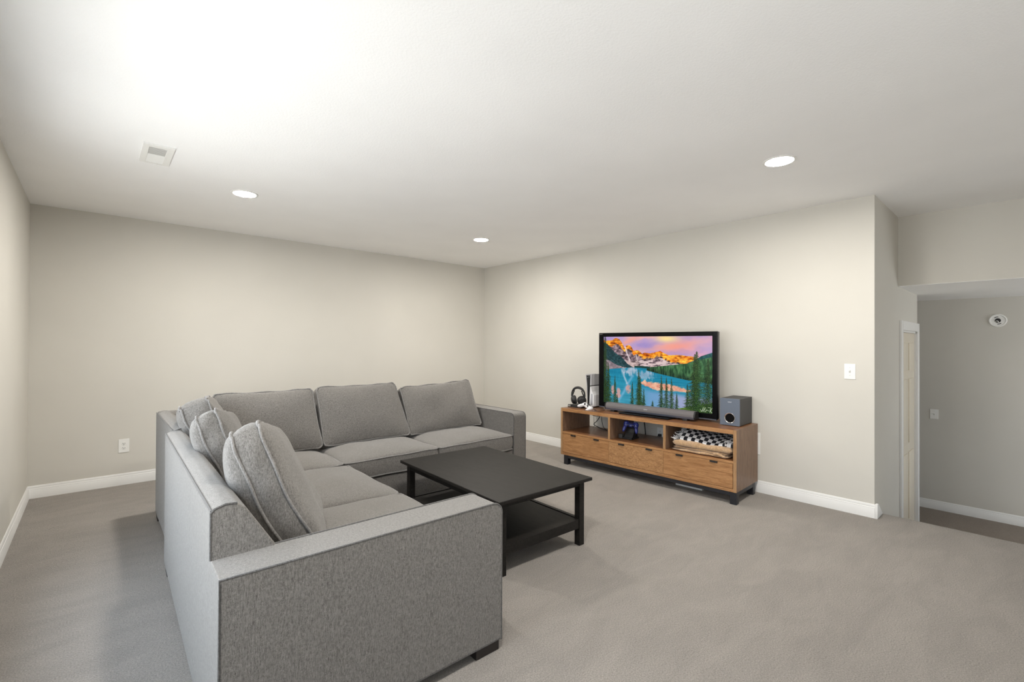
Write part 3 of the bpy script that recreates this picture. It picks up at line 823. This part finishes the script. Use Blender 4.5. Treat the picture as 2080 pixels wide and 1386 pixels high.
# spruces
trng = np.random.default_rng(5)
def spruce(cs, t0, t1, wmax, bright=1.0):
    c0, r0, r1 = cs*PW, int(t0*PH), int(min(t1, 1.0)*PH)
    per = trng.integers(5, 9); wl = wr_ = 1.0
    for rr in range(r0, r1):
        q = (rr-r0)/max(1, (t1*PH-r0)); ph = ((rr-r0) % per)/per
        if (rr-r0) % per == 0: wl, wr_ = trng.uniform(0.6, 1.15), trng.uniform(0.6, 1.15)
        wd = 1.45*wmax*PW*(0.06+0.94*q**0.9)
        a, b2 = max(0.6, wd*wl*(0.35+0.65*ph)), max(0.6, wd*wr_*(0.35+0.65*ph))
        if rr < 0: continue
        for xx in range(int(c0-a), int(c0+b2)+1):
            if 0 <= xx < PW and trng.random() < 0.97-0.30*abs(xx-c0)/max(a, b2):
                lit = trng.random()**3.0*(0.5+ph*0.8)
                img[rr, xx] = (C3(9, 27, 16)+lit*C3(105, 130, 60)+(xx > c0)*C3(4, 9, 3))*bright
spruce(.965, .30, 1.0, .085, .95); spruce(.875, .205, 1.0, .092); spruce(.86, .24, .98, .075); spruce(.80, .64, .96, .03)
spruce(.015, -.12, 1.0, .055, .85); spruce(.05, .40, 1.0, .055, .9); spruce(.00, .2, 1.0, .05, .8)
for cs, t0, t1, wd in ((.122, .585, 1.0, .028), (.145, .86, 1.0, .02), (.30, .66, 1.0, .026), (.362, .48, 1.0, .042), (.375, .58, 1.0, .045), (.412, .74, 1.0, .022), (.495, .90, 1.0, .02), (.575, .55, 1.0, .034), (.62, .57, 1.0, .036), (.665, .58, 1.0, .03), (.71, .77, 1.0, .026)):
    spruce(cs, t0, t1, wd)
# signature scrawl at lower right
def stroke(pts):
    for (a0, b0), (a1_, b1_) in zip(pts[:-1], pts[1:]):
        for q in np.linspace(0, 1, 40):
            xx = int((a0+(a1_-a0)*q)*PW); yy = int((b0+(b1_-b0)*q)*PH)
            if 0 <= xx < PW and 0 <= yy < PH: img[yy, xx] = C3(206, 224, 190)
stroke([(.905, .955), (.915, .985), (.930, .925), (.925, .985), (.945, .925), (.938, .985)]); stroke([(.945, .985), (.955, .955), (.97, .965), (.975, .965)])
stroke([(.965, .925), (.985, .922), (.980, .985)]); stroke([(.998, .925), (.983, .965), (.998, .99)])
img = np.clip(img, 0, 255)/255
limg = np.where(img <= 0.04045, img/12.92, ((img+0.055)/1.055)**2.4)
me = bpy.data.meshes.new('screen')
org = ORG[tv.name]
gu = np.linspace(SU0, SU1, PW)-org[0]; gz = np.linspace(SZ1, SZ0, PH)-org[2]
GU, GZ = np.meshgrid(gu, gz)
co = np.stack([GU, np.full_like(GU, TV0+0.006-org[1]), GZ], -1).reshape(-1, 3)
ii = np.arange(PW*PH).reshape(PH, PW)
qd = np.stack([ii[:-1, :-1], ii[1:, :-1], ii[1:, 1:], ii[:-1, 1:]], -1).reshape(-1, 4)
me.vertices.add(len(co)); me.vertices.foreach_set('co', co.ravel())
me.loops.add(qd.size); me.loops.foreach_set('vertex_index', qd.ravel())
me.polygons.add(len(qd)); me.polygons.foreach_set('loop_start', np.arange(0, qd.size, 4)); me.polygons.foreach_set('loop_total', np.full(len(qd), 4))
me.update(calc_edges=True)
ca = me.color_attributes.new('picture', 'FLOAT_COLOR', 'POINT')
ca.data.foreach_set('color', np.concatenate([limg.reshape(-1, 3), np.ones((PW*PH, 1))], 1).ravel())
m, t, b = newmat('lit_screen')
at = t.nodes.new('ShaderNodeAttribute'); at.attribute_name = 'picture'
b.inputs['Base Color'].default_value = (0.004, 0.004, 0.004, 1); b.inputs['Roughness'].default_value = 0.25
b.inputs['Specular IOR Level'].default_value = 0.2
t.links.new(at.outputs['Color'], b.inputs['Emission Color']); b.inputs['Emission Strength'].default_value = 2**(-EXPOSURE)*0.97
me.materials.append(m)
so = bpy.data.objects.new('screen', me); COL.objects.link(so); so.parent = tv; so['label'] = 'lit screen with a picture of peaks above a turquoise lake'

# soundbar
sb = thing('soundbar', 'long charcoal soundbar lying in front of the television', 'soundbar', (1.02, 0.21, ZT), 'C')
bp = [(0.255, 0.702), (0.255, 0.780), (0.205, 0.782), (0.180, 0.774), (0.168, 0.745), (0.166, 0.722), (0.176, 0.702)]
g = G(); g.prism([(v2, z) for v2, z in bp], 0, 0.487, 1.540, 0.003, 2); part('body', g, M_BARG, sb)
g = G(); g.prism([(0.20, 0.7005), (0.20, 0.7215), (0.1645, 0.7215), (0.1735, 0.7005)], 0, 0.486, 1.541, 0.001); part('lower_trim', g, M_BARLOW, sb)
g = G(); g.prism([(v2, z) for v2, z in bp], 0, 1.541, 1.556, 0.003); part('end_cap', g, M_BLK, sb)
g = G(); g.prism([(v2, z) for v2, z in bp], 0, 0.473, 0.486, 0.003); part('end_cap', g, M_BLK, sb)
for uu in (0.55, 1.42):
    g = G(); g.box((uu, 0.175, ZT), (uu+0.05, 0.25, 0.703), 0.002); part('foot', g, M_BLK, sb)
text_on_v('SONY', 1.005, 0.748, 0.1664, 0.011, M_LOGO, sb, 0.044)

# subwoofer
sw = thing('subwoofer', 'slate-fronted subwoofer box with a round port, right of the television', 'subwoofer', (1.876, 0.38, ZT), 'C')
g = G(); g.box((1.7865, 0.226, ZT+0.004), (1.9675, 0.543, 0.942), 0.003); part('cabinet', g, M_SUBC, sw)
g = G(); g.box((1.785, 0.210, ZT+0.004), (1.969, 0.226, 0.9425), 0.003); part('front_panel', g, M_SUBF, sw)
RX = Matrix.Rotation(math.pi/2, 4, 'X')
pc = Matrix.Translation((1.878, 0.210, 0.755)) @ RX
g = G(); g.lathe([(0.047, 0.000), (0.050, 0.004), (0.048, 0.006), (0.043, 0.003), (0.041, -0.0002)], pc, 40, False); part('port_ring', g, M_CHROME, sw, 'chrome port ring')
g = G(); g.lathe([(0.0425, 0.0012), (0.02, 0.001), (0.0, 0.001)], pc, 40, False); part('port', g, plain('port_black', (0.004, 0.004, 0.004), 0.8, 0.0, 0.1), sw)
text_on_v('SONY', 1.878, 0.908, 0.2092, 0.0095, M_LOGO, sw, 0.036)
for uu in (1.80, 1.94):
    for vv in (0.24, 0.52):
        g = G(); g.lathe([(0.010, ZT), (0.010, ZT+0.0045)], Matrix.Translation((uu, vv, 0)), 12); part('foot', g, M_BLK, sw)

# game console
gc = thing('game_console', 'tall white and black game console standing left of the television', 'game console', (0.17, 0.39, ZT), 'C')
c0, c1 = 0.285, 0.500
g = G(); g.prism([(0.118, 1.072), (0.184, 1.062), (0.178, 0.945), (0.166, 0.72), (0.163, 0.700), (0.146, 0.700), (0.143, 0.72), (0.134, 0.94)], 1, c0+0.004, c1, 0.002); part('core', g, M_BLK, gc)
g = G(); g.prism([(0.108, 1.085), (0.1185, 1.076), (0.1345, 0.94), (0.1435, 0.72), (0.139, 0.692), (0.127, 0.92)], 1, c0, c1, 0.002); part('side_plate', g, M_GREYPAN, gc, 'pale grey left plate')
g = G(); g.prism([(0.1835, 1.074), (0.197, 1.088), (0.1935, 0.950), (0.1785, 0.947)], 1, c0, c1, 0.003); part('side_plate', g, M_GREYPAN, gc, 'upper right plate')
g = G(); g.prism([(0.178, 0.938), (0.1925, 0.940), (0.203, 0.875), (0.236, 0.835), (0.236, 0.692), (0.1645, 0.692), (0.167, 0.73)], 1, c0, c1-0.002, 0.005, 3); part('side_plate', g, M_WHITE, gc, 'white lower right plate around the disc slot')
g = G(); g.box((0.203, c0-0.0015, 0.712), (0.213, c0+0.004, 0.848), 0.001); part('disc_slot', g, M_SLOT, gc)
g = G(); g.box((0.128, c0+0.01, ZT), (0.215, c1-0.01, 0.7005), 0.003); part('stand', g, M_BLK, gc)
for dx, dz in ((0.138, 1.045), (0.160, 1.050)):
    g = G(); g.ell((dx, c0+0.003, dz), (0.003, 0.002, 0.003), None, 8, 6); part('port', g, M_LOGO, gc)

# headset and its dock
hd = thing('headset_dock', 'low black dock under the headset at the left end of the console', 'dock', (0.065, 0.20, ZT), 'C')
g = G(); g.prism([(0.12, ZT), (0.29, ZT), (0.29, ZT+0.030), (0.20, ZT+0.022), (0.125, ZT+0.034)], 0, -0.040, 0.170, 0.004); part('base', g, M_BLK, hd)
g = G(); g.box((-0.038, 0.118, ZT+0.008), (0.005, 0.123, ZT+0.026), 0.001); part('front_plate', g, M_LOGODIM, hd)
hs = thing('headset', 'black over-ear headset resting on its dock', 'headset', (0.065, 0.20, ZT+0.03), 'C')
arc = [(0.063+0.098*math.sin(a)*(1.0), 0.20, 0.838+0.082*math.cos(a)) for a in np.linspace(-1.75, 1.75, 24)]
g = G(); g.tube(arc, [0.008+0.008*math.cos(a*0.85)**2 for a in np.linspace(-1.75, 1.75, 24)], 10); part('headband', g, M_BLKSOFT, hs)
for sx in (-1, 1):
    cx = 0.063+sx*0.062
    tilt = Matrix.Translation((cx, 0.19, 0.765)) @ Matrix.Rotation(sx*0.25, 4, 'Y') @ Matrix.Rotation(-sx*0.85, 4, 'Z') @ Matrix.Rotation(-sx*math.pi/2, 4, 'Y')
    g = G(); g.lathe([(0.0, -0.030), (0.030, -0.030), (0.045, -0.020), (0.050, -0.004), (0.050, 0.004)], tilt, 28); cup = part('ear_cup', g, M_BLK, hs)
    g = G(); g.lathe([(0.052, 0.003), (0.057, 0.014), (0.050, 0.028), (0.036, 0.030), (0.026, 0.018), (0.0, 0.014)], tilt, 28); part('ear_pad', g, M_BLKSOFT, cup)
    g = G(); g.tube([(0.063+sx*0.096, 0.20, 0.858), (0.063+sx*0.098, 0.20, 0.82), (0.063+sx*0.092, 0.195, 0.79), (cx+sx*0.028, 0.19, 0.77)], [0.010, 0.012, 0.008, 0.008], 8); part('yoke', g, M_BLK, hs)
    g = G(); g.tube([(0.063+sx*0.055, 0.195, 0.885), (0.063+sx*0.085, 0.195, 0.82)], 0.007, 8); part('slider', g, M_BLKSOFT, hs)

# game controllers
def controller(root, Mx, shell, dark, glint):
    def pp(name, fn, mat, lab=None):
        g = G(); fn(g); g.map(lambda p: Mx @ Vector(p)); return part(name, g, mat, root, lab, sharp=60)
    def shellfn(g):
        g.ell((0, 0.012, 0), (0.062, 0.030, 0.018), None, 28, 14, 3.0)
        for sx in (-1, 1):
            g.ell((sx*0.056, 0.010, 0), (0.028, 0.036, 0.021), None, 20, 12, 2.3)
            g.ell((sx*0.066, -0.034, -0.004), (0.018, 0.050, 0.019), Matrix.Rotation(sx*0.20, 3, 'Z'), 20, 12, 2.2)
    pp('shell', shellfn, shell)
    for sx in (-1, 1):
        def st_(g, sx=sx):
            g.lathe([(0.006, 0.012), (0.006, 0.024), (0.011, 0.026), (0.0115, 0.031), (0.006, 0.029), (0, 0.0285)], Matrix.Translation((sx*0.027, -0.010, 0)), 18)
        pp('thumbstick', st_, dark)
    pp('touchpad', lambda g: g.box((-0.026, 0.014, 0.012), (0.026, 0.042, 0.0195), 0.004), dark)
    for dx, dy in ((0.056, 0.030), (0.056, 0.008), (0.067, 0.019), (0.045, 0.019)):
        pp('button', lambda g: g.lathe([(0.0045, 0.015), (0.0045, 0.0235), (0, 0.024)], Matrix.Translation((dx, dy, 0)), 10), glint)
    pp('direction_pad', lambda g: (g.box((-0.068, 0.015, 0.015), (-0.044, 0.023, 0.023), 0.001), g.box((-0.060, 0.007, 0.015), (-0.052, 0.031, 0.023), 0.001)), glint)
def basis(xd, zd, c):
    z = Vector(zd).normalized(); x = Vector(xd); x = (x-z*x.dot(z)).normalized(); y = z.cross(x)
    mm = Matrix((x, y, z)).transposed().to_4x4(); mm.translation = c; return mm
wc = thing('game_controller', 'white game controller with black thumbsticks lying on the console top', 'controller', (0.20, 0.14, ZT), 'C')
controller(wc, basis((1, -0.35, 0.0), (0.22, -0.30, 0.93), (0.250, 0.125, ZT+0.030)), M_WHITE, M_BLK, M_GREYPAN)
bc = thing('game_controller', 'cobalt blue game controller propped on a charging stand in the middle cubby', 'controller', (0.80, 0.19, ZS+0.05), 'C')
controller(bc, basis((1, 0.25, -0.06), (0.30, -0.85, 0.38), (0.812, 0.190, 0.548)), M_BLUE, plain('navy_pad', (0.008, 0.010, 0.05), 0.3), M_BLUELT)
cs_ = thing('charging_stand', 'black charging stand holding the blue controller', 'stand', (0.78, 0.21, ZS), 'C')
g = G(); g.box((0.685, 0.135, ZS), (0.855, 0.290, ZS+0.022), 0.006, 3); part('base', g, M_BLK, cs_)
g = G(); g.prism([(0.150, ZS+0.02), (0.275, ZS+0.02), (0.265, ZS+0.125), (0.222, ZS+0.135), (0.190, ZS+0.075)], 0, 0.745, 0.850, 0.006); part('cradle', g, M_BLK, cs_)
g = G(); g.box((0.690, 0.128, ZS+0.004), (0.735, 0.175, ZS+0.052), 0.006, 3); part('light_panel', g, M_SUBC, cs_)

# ------------------------------------------------------------------ blankets in the right cubby
tan = thing('folded_blanket', 'tan plush blanket folded flat in the right cubby', 'blanket', (1.66, 0.22, ZS), 'C')
def slab(u0, u1, v0, v1, z0, z1, seed, n=34, m=14, round_=0.5):
    ph = [random.Random(seed+i).uniform(0, 6.28) for i in range(6)]
    vs = []; fs = []
    prof = [(math.cos(a), math.sin(a)) for a in np.linspace(-math.pi, math.pi, 2*m, endpoint=False)]
    sg = lambda x, q: math.copysign(abs(x)**q, x)
    for i in range(n+1):
        q = i/n; uu = u0+(u1-u0)*q
        endk = min(1.0, (min(q, 1-q)/0.05+0.02))**0.5
        for (c, s2) in prof:
            vv = (v0+v1)/2+(v1-v0)/2*sg(c, 0.35)*(0.96+0.04*endk)+0.006*math.sin(14*uu+ph[0])+0.004*math.sin(37*uu+ph[1])
            zc = (z0+z1)/2+(z1-z0)/2*sg(s2, 0.6)*endk
            zc += (0.004*math.sin(11*uu+ph[2]+8*vv)+0.003*math.sin(29*uu+ph[3]))*(1 if s2 > 0 else 0.0)
            vs.append((uu, vv, max(zc, z0)))
    L = 2*m
    for i in range(n):
        for k2 in range(L): fs.append((i*L+k2, i*L+(k2+1) % L, (i+1)*L+(k2+1) % L, (i+1)*L+k2))
    fs.append(tuple(range(L))[::-1]); fs.append(tuple(n*L+k2 for k2 in range(L)))
    return vs, fs
for (a, b2, v0, v1, z0, z1, sd) in ((1.372, 1.935, 0.030, 0.43, ZS, ZS+0.028, 1), (1.385, 1.930, 0.040, 0.43, ZS+0.024, ZS+0.050, 2), (1.385, 1.968, 0.022, 0.42, ZS+0.044, ZS+0.116, 3)):
    g = G(); g.add(*slab(a, b2, v0, v1, z0, z1, sd)); part('fold', g, M_TAN, tan, sharp=80)
g = G(); g.tube([(1.80+0.015*i, 0.032-0.004*math.sin(i*0.9), ZS+0.026+0.010*math.sin(i*0.8)) for i in range(8)], 0.013, 8); part('hem', g, M_TAN, tan, sharp=80)

chk = thing('throw_blanket', 'black and white checkered throw with fringe, folded on top of the tan blanket', 'blanket', (1.68, 0.2, ZS+0.116), 'C')
NU, NV = 60, 30
def chkz(uu, vv):
    q = (vv-0.02)/0.36
    z = ZS+0.112+0.058*math.sin(min(1, max(0, q*1.35))*math.pi/2)+0.008*math.sin(9*uu+2)+0.006*math.sin(21*uu-9*vv)
    z += 0.025*math.exp(-((uu-1.50)/0.07)**2)*min(1, q*2) - 0.010*math.exp(-((uu-1.80)/0.08)**2)
    return z
vs = []; uvs = []
for i in range(NU+1):
    for j in range(NV+1):
        uu = 1.425+0.545*i/NU; vv = 0.050+0.34*j/NV
        vs.append((uu, vv, chkz(uu, vv)+0.004)); uvs.append(((uu-1.425)/0.038+0.9*(vv/0.37)**0.8*1.2, (vv-0.05)/0.058+0.35))
nt_ = len(vs)
for i in range(NU+1):
    for j in range(NV+1):
        uu = 1.425+0.545*i/NU; vv = 0.050+0.34*j/NV
        vs.append((uu, vv, min(chkz(uu, vv)-0.004, max(ZS+0.110, chkz(uu, vv)-0.05)))); uvs.append(uvs[i*(NV+1)+j])
fs = []
I = lambda i, j, s2=0: s2*nt_+i*(NV+1)+j
for i in range(NU):
    for j in range(NV):
        fs.append((I(i, j), I(i+1, j), I(i+1, j+1), I(i, j+1))); fs.append((I(i, j, 1), I(i, j+1, 1), I(i+1, j+1, 1), I(i+1, j, 1)))
for i in range(NU):
    fs.append((I(i, 0), I(i, 0, 1), I(i+1, 0, 1), I(i+1, 0))); fs.append((I(i, NV), I(i+1, NV), I(i+1, NV, 1), I(i, NV, 1)))
for j in range(NV):
    fs.append((I(0, j), I(0, j+1), I(0, j+1, 1), I(0, j, 1))); fs.append((I(NU, j), I(NU, j, 1), I(NU, j+1, 1), I(NU, j+1)))
g = G(); g.add(vs, fs)
cl = part('cloth', g, M_CHECK, chk, sharp=80)
uvl = cl.data.uv_layers.new(name='weave')
for lp in cl.data.loops: uvl.data[lp.index].uv = uvs[lp.vertex_index]
def tassels(name, mat, n, seed, fn):
    rg = random.Random(seed); g = G()
    for _ in range(n):
        p, d = fn(rg); pts = [p]
        for k2 in range(3): pts.append(tuple(a+dd*0.33*(k2+1)+rg.uniform(-0.004, 0.004) for a, dd in zip(p, d)))
        g.tube(pts, rg.uniform(0.0018, 0.0032), 4)
    o = part(name, g, mat, chk, sharp=80, kind='stuff'); return o
def f_left(rg):
    vv = rg.uniform(0.03, 0.36); uu = rg.uniform(1.405, 1.455); z = chkz(1.43, vv)+rg.uniform(-0.03, 0.012)
    return (uu, vv, max(z, ZS+0.118)), (rg.uniform(-0.045, -0.005), rg.uniform(-0.02, 0.015), rg.uniform(-0.012, 0.018))
def f_back(rg):
    uu = rg.uniform(1.43, 1.95); return (uu, 0.385, chkz(uu, 0.385)+0.002), (rg.uniform(-0.01, 0.01), rg.uniform(0.0, 0.02), rg.uniform(0.0, 0.016))
def f_right(rg):
    uu = rg.uniform(1.90, 1.965); vv = rg.uniform(0.03, 0.12); return (uu, vv, chkz(uu, vv)+0.006), (rg.uniform(-0.02, 0.015), rg.uniform(-0.02, 0.0), rg.uniform(-0.01, 0.012))
tassels('fringe', M_FRINGE, 170, 1, f_left); tassels('fringe', M_FRINGED, 60, 2, f_left)
tassels('fringe', M_FRINGE, 60, 3, f_back); tassels('fringe', M_FRINGED, 40, 4, f_back)
tassels('fringe', M_FRINGE, 45, 5, f_right)

# ------------------------------------------------------------------ cables
def smooth(pts, k2=4):
    out = []; P = [Vector(p) for p in pts]
    for i in range(len(P)-1):
        a, b2, c, d2 = P[max(i-1, 0)], P[i], P[i+1], P[min(i+2, len(P)-1)]
        for q in range(k2):
            s2 = q/k2; out.append(0.5*((2*b2)+(c-a)*s2+(2*a-5*b2+4*c-d2)*s2**2+(3*b2-a-3*c+d2)*s2**3))
    out.append(P[-1]); return out
def cable(pts, rad, label, loc, frame='C'):
    g = G(); g.tube(smooth(pts), rad, 6); return solo('cable', g, M_CABLE, label, 'cable', loc, frame, sharp=80)
V = 0.43
cable([(0.078, V, 0.60), (0.116, V, 0.560), (0.191, V, 0.556), (0.257, V, 0.57), (0.301, V+0.03, 0.585), (0.33, V+0.1, 0.60)], 0.004, 'black cable sagging across the top of the left cubby opening', (0.2, V, 0.57))
cable([(0.262, V-0.025, 0.590), (0.206, V-0.025, 0.508), (0.147, V-0.02, 0.452), (0.192, V, 0.424), (0.243, V, 0.408), (0.323, V, 0.402)], 0.0045, 'thick black cable crossing the left cubby diagonally down to its shelf', (0.2, V, ZS))
cable([(0.236, V+0.02, 0.575), (0.243, V+0.02, 0.489), (0.265, V+0.02, 0.43), (0.300, V+0.02, 0.4005), (0.335, V+0.01, 0.4005)], 0.0032, 'thin black cable hanging down the middle of the left cubby', (0.25, V, ZS))
cable([(0.108, V+0.03, 0.595), (0.114, V+0.03, 0.47), (0.122, V+0.03, 0.424), (0.098, V+0.03, 0.400)], 0.0022, 'thinnest cable, hanging at the left of the left cubby opening', (0.11, V, ZS))
cable([(0.230, 0.10, ZT+0.004), (0.27, 0.045, ZT+0.004), (0.33, 0.020, ZT+0.004), (0.40, 0.030, ZT+0.004), (0.415, 0.085, ZT+0.004), (0.34, 0.16, ZT+0.004), (0.28, 0.20, ZT+0.004)], 0.0022, 'thin dark cable looped in front of the white controller', (0.3, 0.1, ZT))
cable([(0.415, 0.045, ZT+0.008), (0.45, 0.055, ZT+0.003), (0.467, 0.10, ZT+0.003), (0.455, 0.20, ZT+0.003), (0.36, 0.262, ZT+0.003), (0.25, 0.27, ZT+0.003)], 0.0022, 'thin dark cable curving from the console to the soundbar end', (0.4, 0.15, ZT))
cable([(0.755, 0.56, 0.665), (0.762, 0.565, 0.542), (0.775, 0.565, 0.45), (0.790, 0.565, 0.30), (0.80, 0.57, 0.12), (0.80, 0.575, 0.008)], 0.006, 'black power cable dropping straight down behind the middle cubby', (0.78, 0.565, 0.0))

# ------------------------------------------------------------------ wall plates
def plate_frame(face, c):
    # local x right, y up, z out of the wall
    if face == '-x': mm = Matrix(((0, 0, -1), (-1, 0, 0), (0, 1, 0)))
    else: mm = Matrix(((1, 0, 0), (0, 0, -1), (0, 1, 0)))
    mm = mm.to_4x4(); mm.translation = c; return mm
def wall_plate(name, label, cat, face, c, wdt, hgt, kind):
    o = thing(name, label, cat, c); Mx = plate_frame(face, c)
    def pp(nm, fn, mat, par=None, lab=None):
        g = G(); fn(g); g.map(lambda p: Mx @ Vector(p)); return part(nm, g, mat, par or o, lab)
    pp('plate', lambda g: g.box((-wdt/2, -hgt/2, 0), (wdt/2, hgt/2, 0.006), 0.0025, 2), M_PLATE)
    if kind == 'switch':
        pp('toggle', lambda g: g.prism([(-0.010, 0.0055), (0.012, 0.0055), (0.011, 0.016), (0.004, 0.015)], 0, -0.005, 0.005, 0.001), M_PLATE)
        pp('toggle_slot', lambda g: g.box((-0.0065, -0.013, 0.005), (0.0065, 0.014, 0.0066)), M_SCREW)
        for sy in (-1, 1): pp('screw', lambda g: g.lathe([(0.0035, 0.0055), (0.003, 0.0075), (0, 0.008)], Matrix.Translation((0, sy*0.034, 0)), 10), M_SCREW)
    elif kind == 'outlet':
        for sy in (-1, 1):
            rc_ = pp('receptacle', lambda g: g.ell((0, sy*0.022, 0.006), (0.018, 0.015, 0.0025), None, 24, 8, 2.6), M_PLATE)
            for sx in (-1, 1): pp('slot', lambda g: g.box((sx*0.0075-0.0017, sy*0.022-0.001, 0.0075), (sx*0.0075+0.0017, sy*0.022+0.009, 0.0090)), M_DARKSLOT, rc_)
            pp('slot', lambda g: g.lathe([(0.0030, 0.0075), (0.0030, 0.0090)], Matrix.Translation((0, sy*0.022-0.0075, 0)), 10), M_DARKSLOT, rc_)
        pp('screw', lambda g: g.lathe([(0.003, 0.0055), (0.0025, 0.0075), (0, 0.0078)], None, 10), M_SCREW)
    return o
wall_plate('light_switch', 'white toggle light switch on the bright wall right of the console', 'light switch', '-x', (XB, 1.060, 1.231), 0.082, 0.134, 'switch')
wall_plate('light_switch', 'pale toggle light switch on the shaded wall beyond the stair', 'light switch', '-x', (XF, 0.843, 0.576), 0.080, 0.124, 'switch')
wall_plate('wall_outlet', 'beige-white double power outlet low on the wall left of the sofa', 'outlet', '-y', (0.230, YA, 0.397), 0.086, 0.138, 'outlet')
wall_plate('wall_outlet', 'white power outlet on the wall behind the middle cubby', 'outlet', '-x', (XB, 2.890, 0.425), 0.082, 0.128, 'outlet')
wall_plate('blank_plate', 'white plate on the wall half hidden behind the right end of the console', 'wall plate', '-x', (XB, 1.832, 0.480), 0.075, 0.215, 'blank')
pl = thing('power_plug', 'black right-angle plug pushed into the outlet behind the middle cubby', 'plug', (XB-0.006, 2.885, 0.405))
g = G(); g.box((XB-0.040, 2.868, 0.392), (XB-0.0085, 2.902, 0.420), 0.006, 3); part('plug_body', g, M_BLK, pl)
g = G(); g.tube(smooth([(XB-0.030, 2.895, 0.402), (XB-0.034, 2.908, 0.385), (XB-0.034, 2.912, 0.35), (XB-0.03, 2.912, 0.20), (XB-0.03, 2.91, 0.125)]), 0.005, 6); part('cord', g, M_CABLE, pl, sharp=80)
# mounting plate with a hole on the far wall
mpl = thing('mounting_plate', 'round white detector base with an open dark centre on the wall beyond the stair', 'mounting plate', (XF, 0.270, 1.768))
Mx = plate_frame('-x', (XF, 0.270, 1.768))
g = G(); g.lathe([(0.076, 0), (0.078, 0.008), (0.072, 0.014), (0.064, 0.013), (0.060, 0.009), (0.030, 0.009), (0.027, 0.012), (0.026, 0.002)], Mx, 40); part('ring', g, M_PLATE, mpl)
g = G(); g.lathe([(0.0255, 0.0095), (0, 0.0097)], Mx, 28, False); part('opening', g, M_DARKSLOT, mpl)
for a0, a1_ in ((1.5, 2.3), (4.6, 5.4)):
    g = G(); g.tube([Mx @ Vector((0.043*math.cos(a), 0.043*math.sin(a), 0.0095)) for a in np.linspace(a0, a1_, 8)], 0.0042, 6); part('slot', g, M_DARKSLOT, mpl)
g = G(); g.tube(smooth([Mx @ Vector(p) for p in ((-0.018, -0.010, 0.010), (-0.006, -0.004, 0.020), (0.002, -0.012, 0.022), (0.004, -0.020, 0.012))]), 0.0045, 6); part('wire', g, M_PLATE, mpl, sharp=80)

# ------------------------------------------------------------------ ceiling lights and vent
def lamp(x, y, label):
    o = thing('ceiling_light', label, 'ceiling light', (x, y, H), 'W', 'recessed ceiling lights')
    Mx = Matrix.Translation((x, y, H)) @ Matrix.Rotation(math.pi, 4, 'X')
    g = G(); g.lathe([(0.104, 0.0), (0.104, 0.003), (0.098, 0.006), (0.088, 0.0065), (0.084, 0.002)], Mx, 48, False); part('trim_ring', g, M_PLATE, o)
    g = G(); g.lathe([(0.0845, 0.0022), (0.06, 0.0032), (0.0, 0.0035)], Mx, 40, False); part('lens', g, M_LENS, o, 'glowing lens')
lamp(0.950, 4.515, 'round recessed ceiling light near the ceiling vent, leftmost of those in view')
lamp(3.532, 4.519, 'round recessed ceiling light near the far corner of the room, middle of those in view')
lamp(3.534, 1.168, 'round recessed ceiling light near the stair side, rightmost of those in view')
lamp(0.950, 1.168, 'round recessed ceiling light above the viewer, just outside the picture')
ve = thing('ceiling_vent', 'white louvred air vent on the ceiling near the left wall', 'vent', (0.305, 3.975, H))
g = G(); vx0, vx1, vy0, vy1 = 0.222, 0.388, 3.775, 4.175; ix0, ix1, iy0, iy1 = 0.255, 0.350, 3.825, 4.145
g.box((vx0, vy0, H-0.010), (ix0, vy1, H), 0.001); g.box((ix1, vy0, H-0.010), (vx1, vy1, H), 0.001)
g.box((ix0, vy0, H-0.010), (ix1, iy0, H), 0.001); g.box((ix0, iy1, H-0.010), (ix1, vy1, H), 0.001)
part('frame', g, M_PLATE, ve)
g = G(); g.box((ix0, iy0, H-0.0012), (ix1, iy1, H)); part('backing', g, M_GREYVENT, ve)
n = 16
for i in range(n):
    yc = iy0+(iy1-iy0)*(i+0.5)/n; tl = 0.0125; sgn = -0.45 if i < n/2 else 1
    g = G(); g.prism([(yc-tl, H-0.0055+sgn*0.0042), (yc-tl, H-0.0045+sgn*0.0042), (yc+tl, H-0.0045-sgn*0.0042), (yc+tl, H-0.0055-sgn*0.0042)], 0, ix0, ix1)
    part('slat', g, M_PLATE, ve)
g = G(); g.box((0.315, vy1-0.022, H-0.016), (0.325, vy1-0.012, H-0.010), 0.001); part('lever', g, M_PLATE, ve)
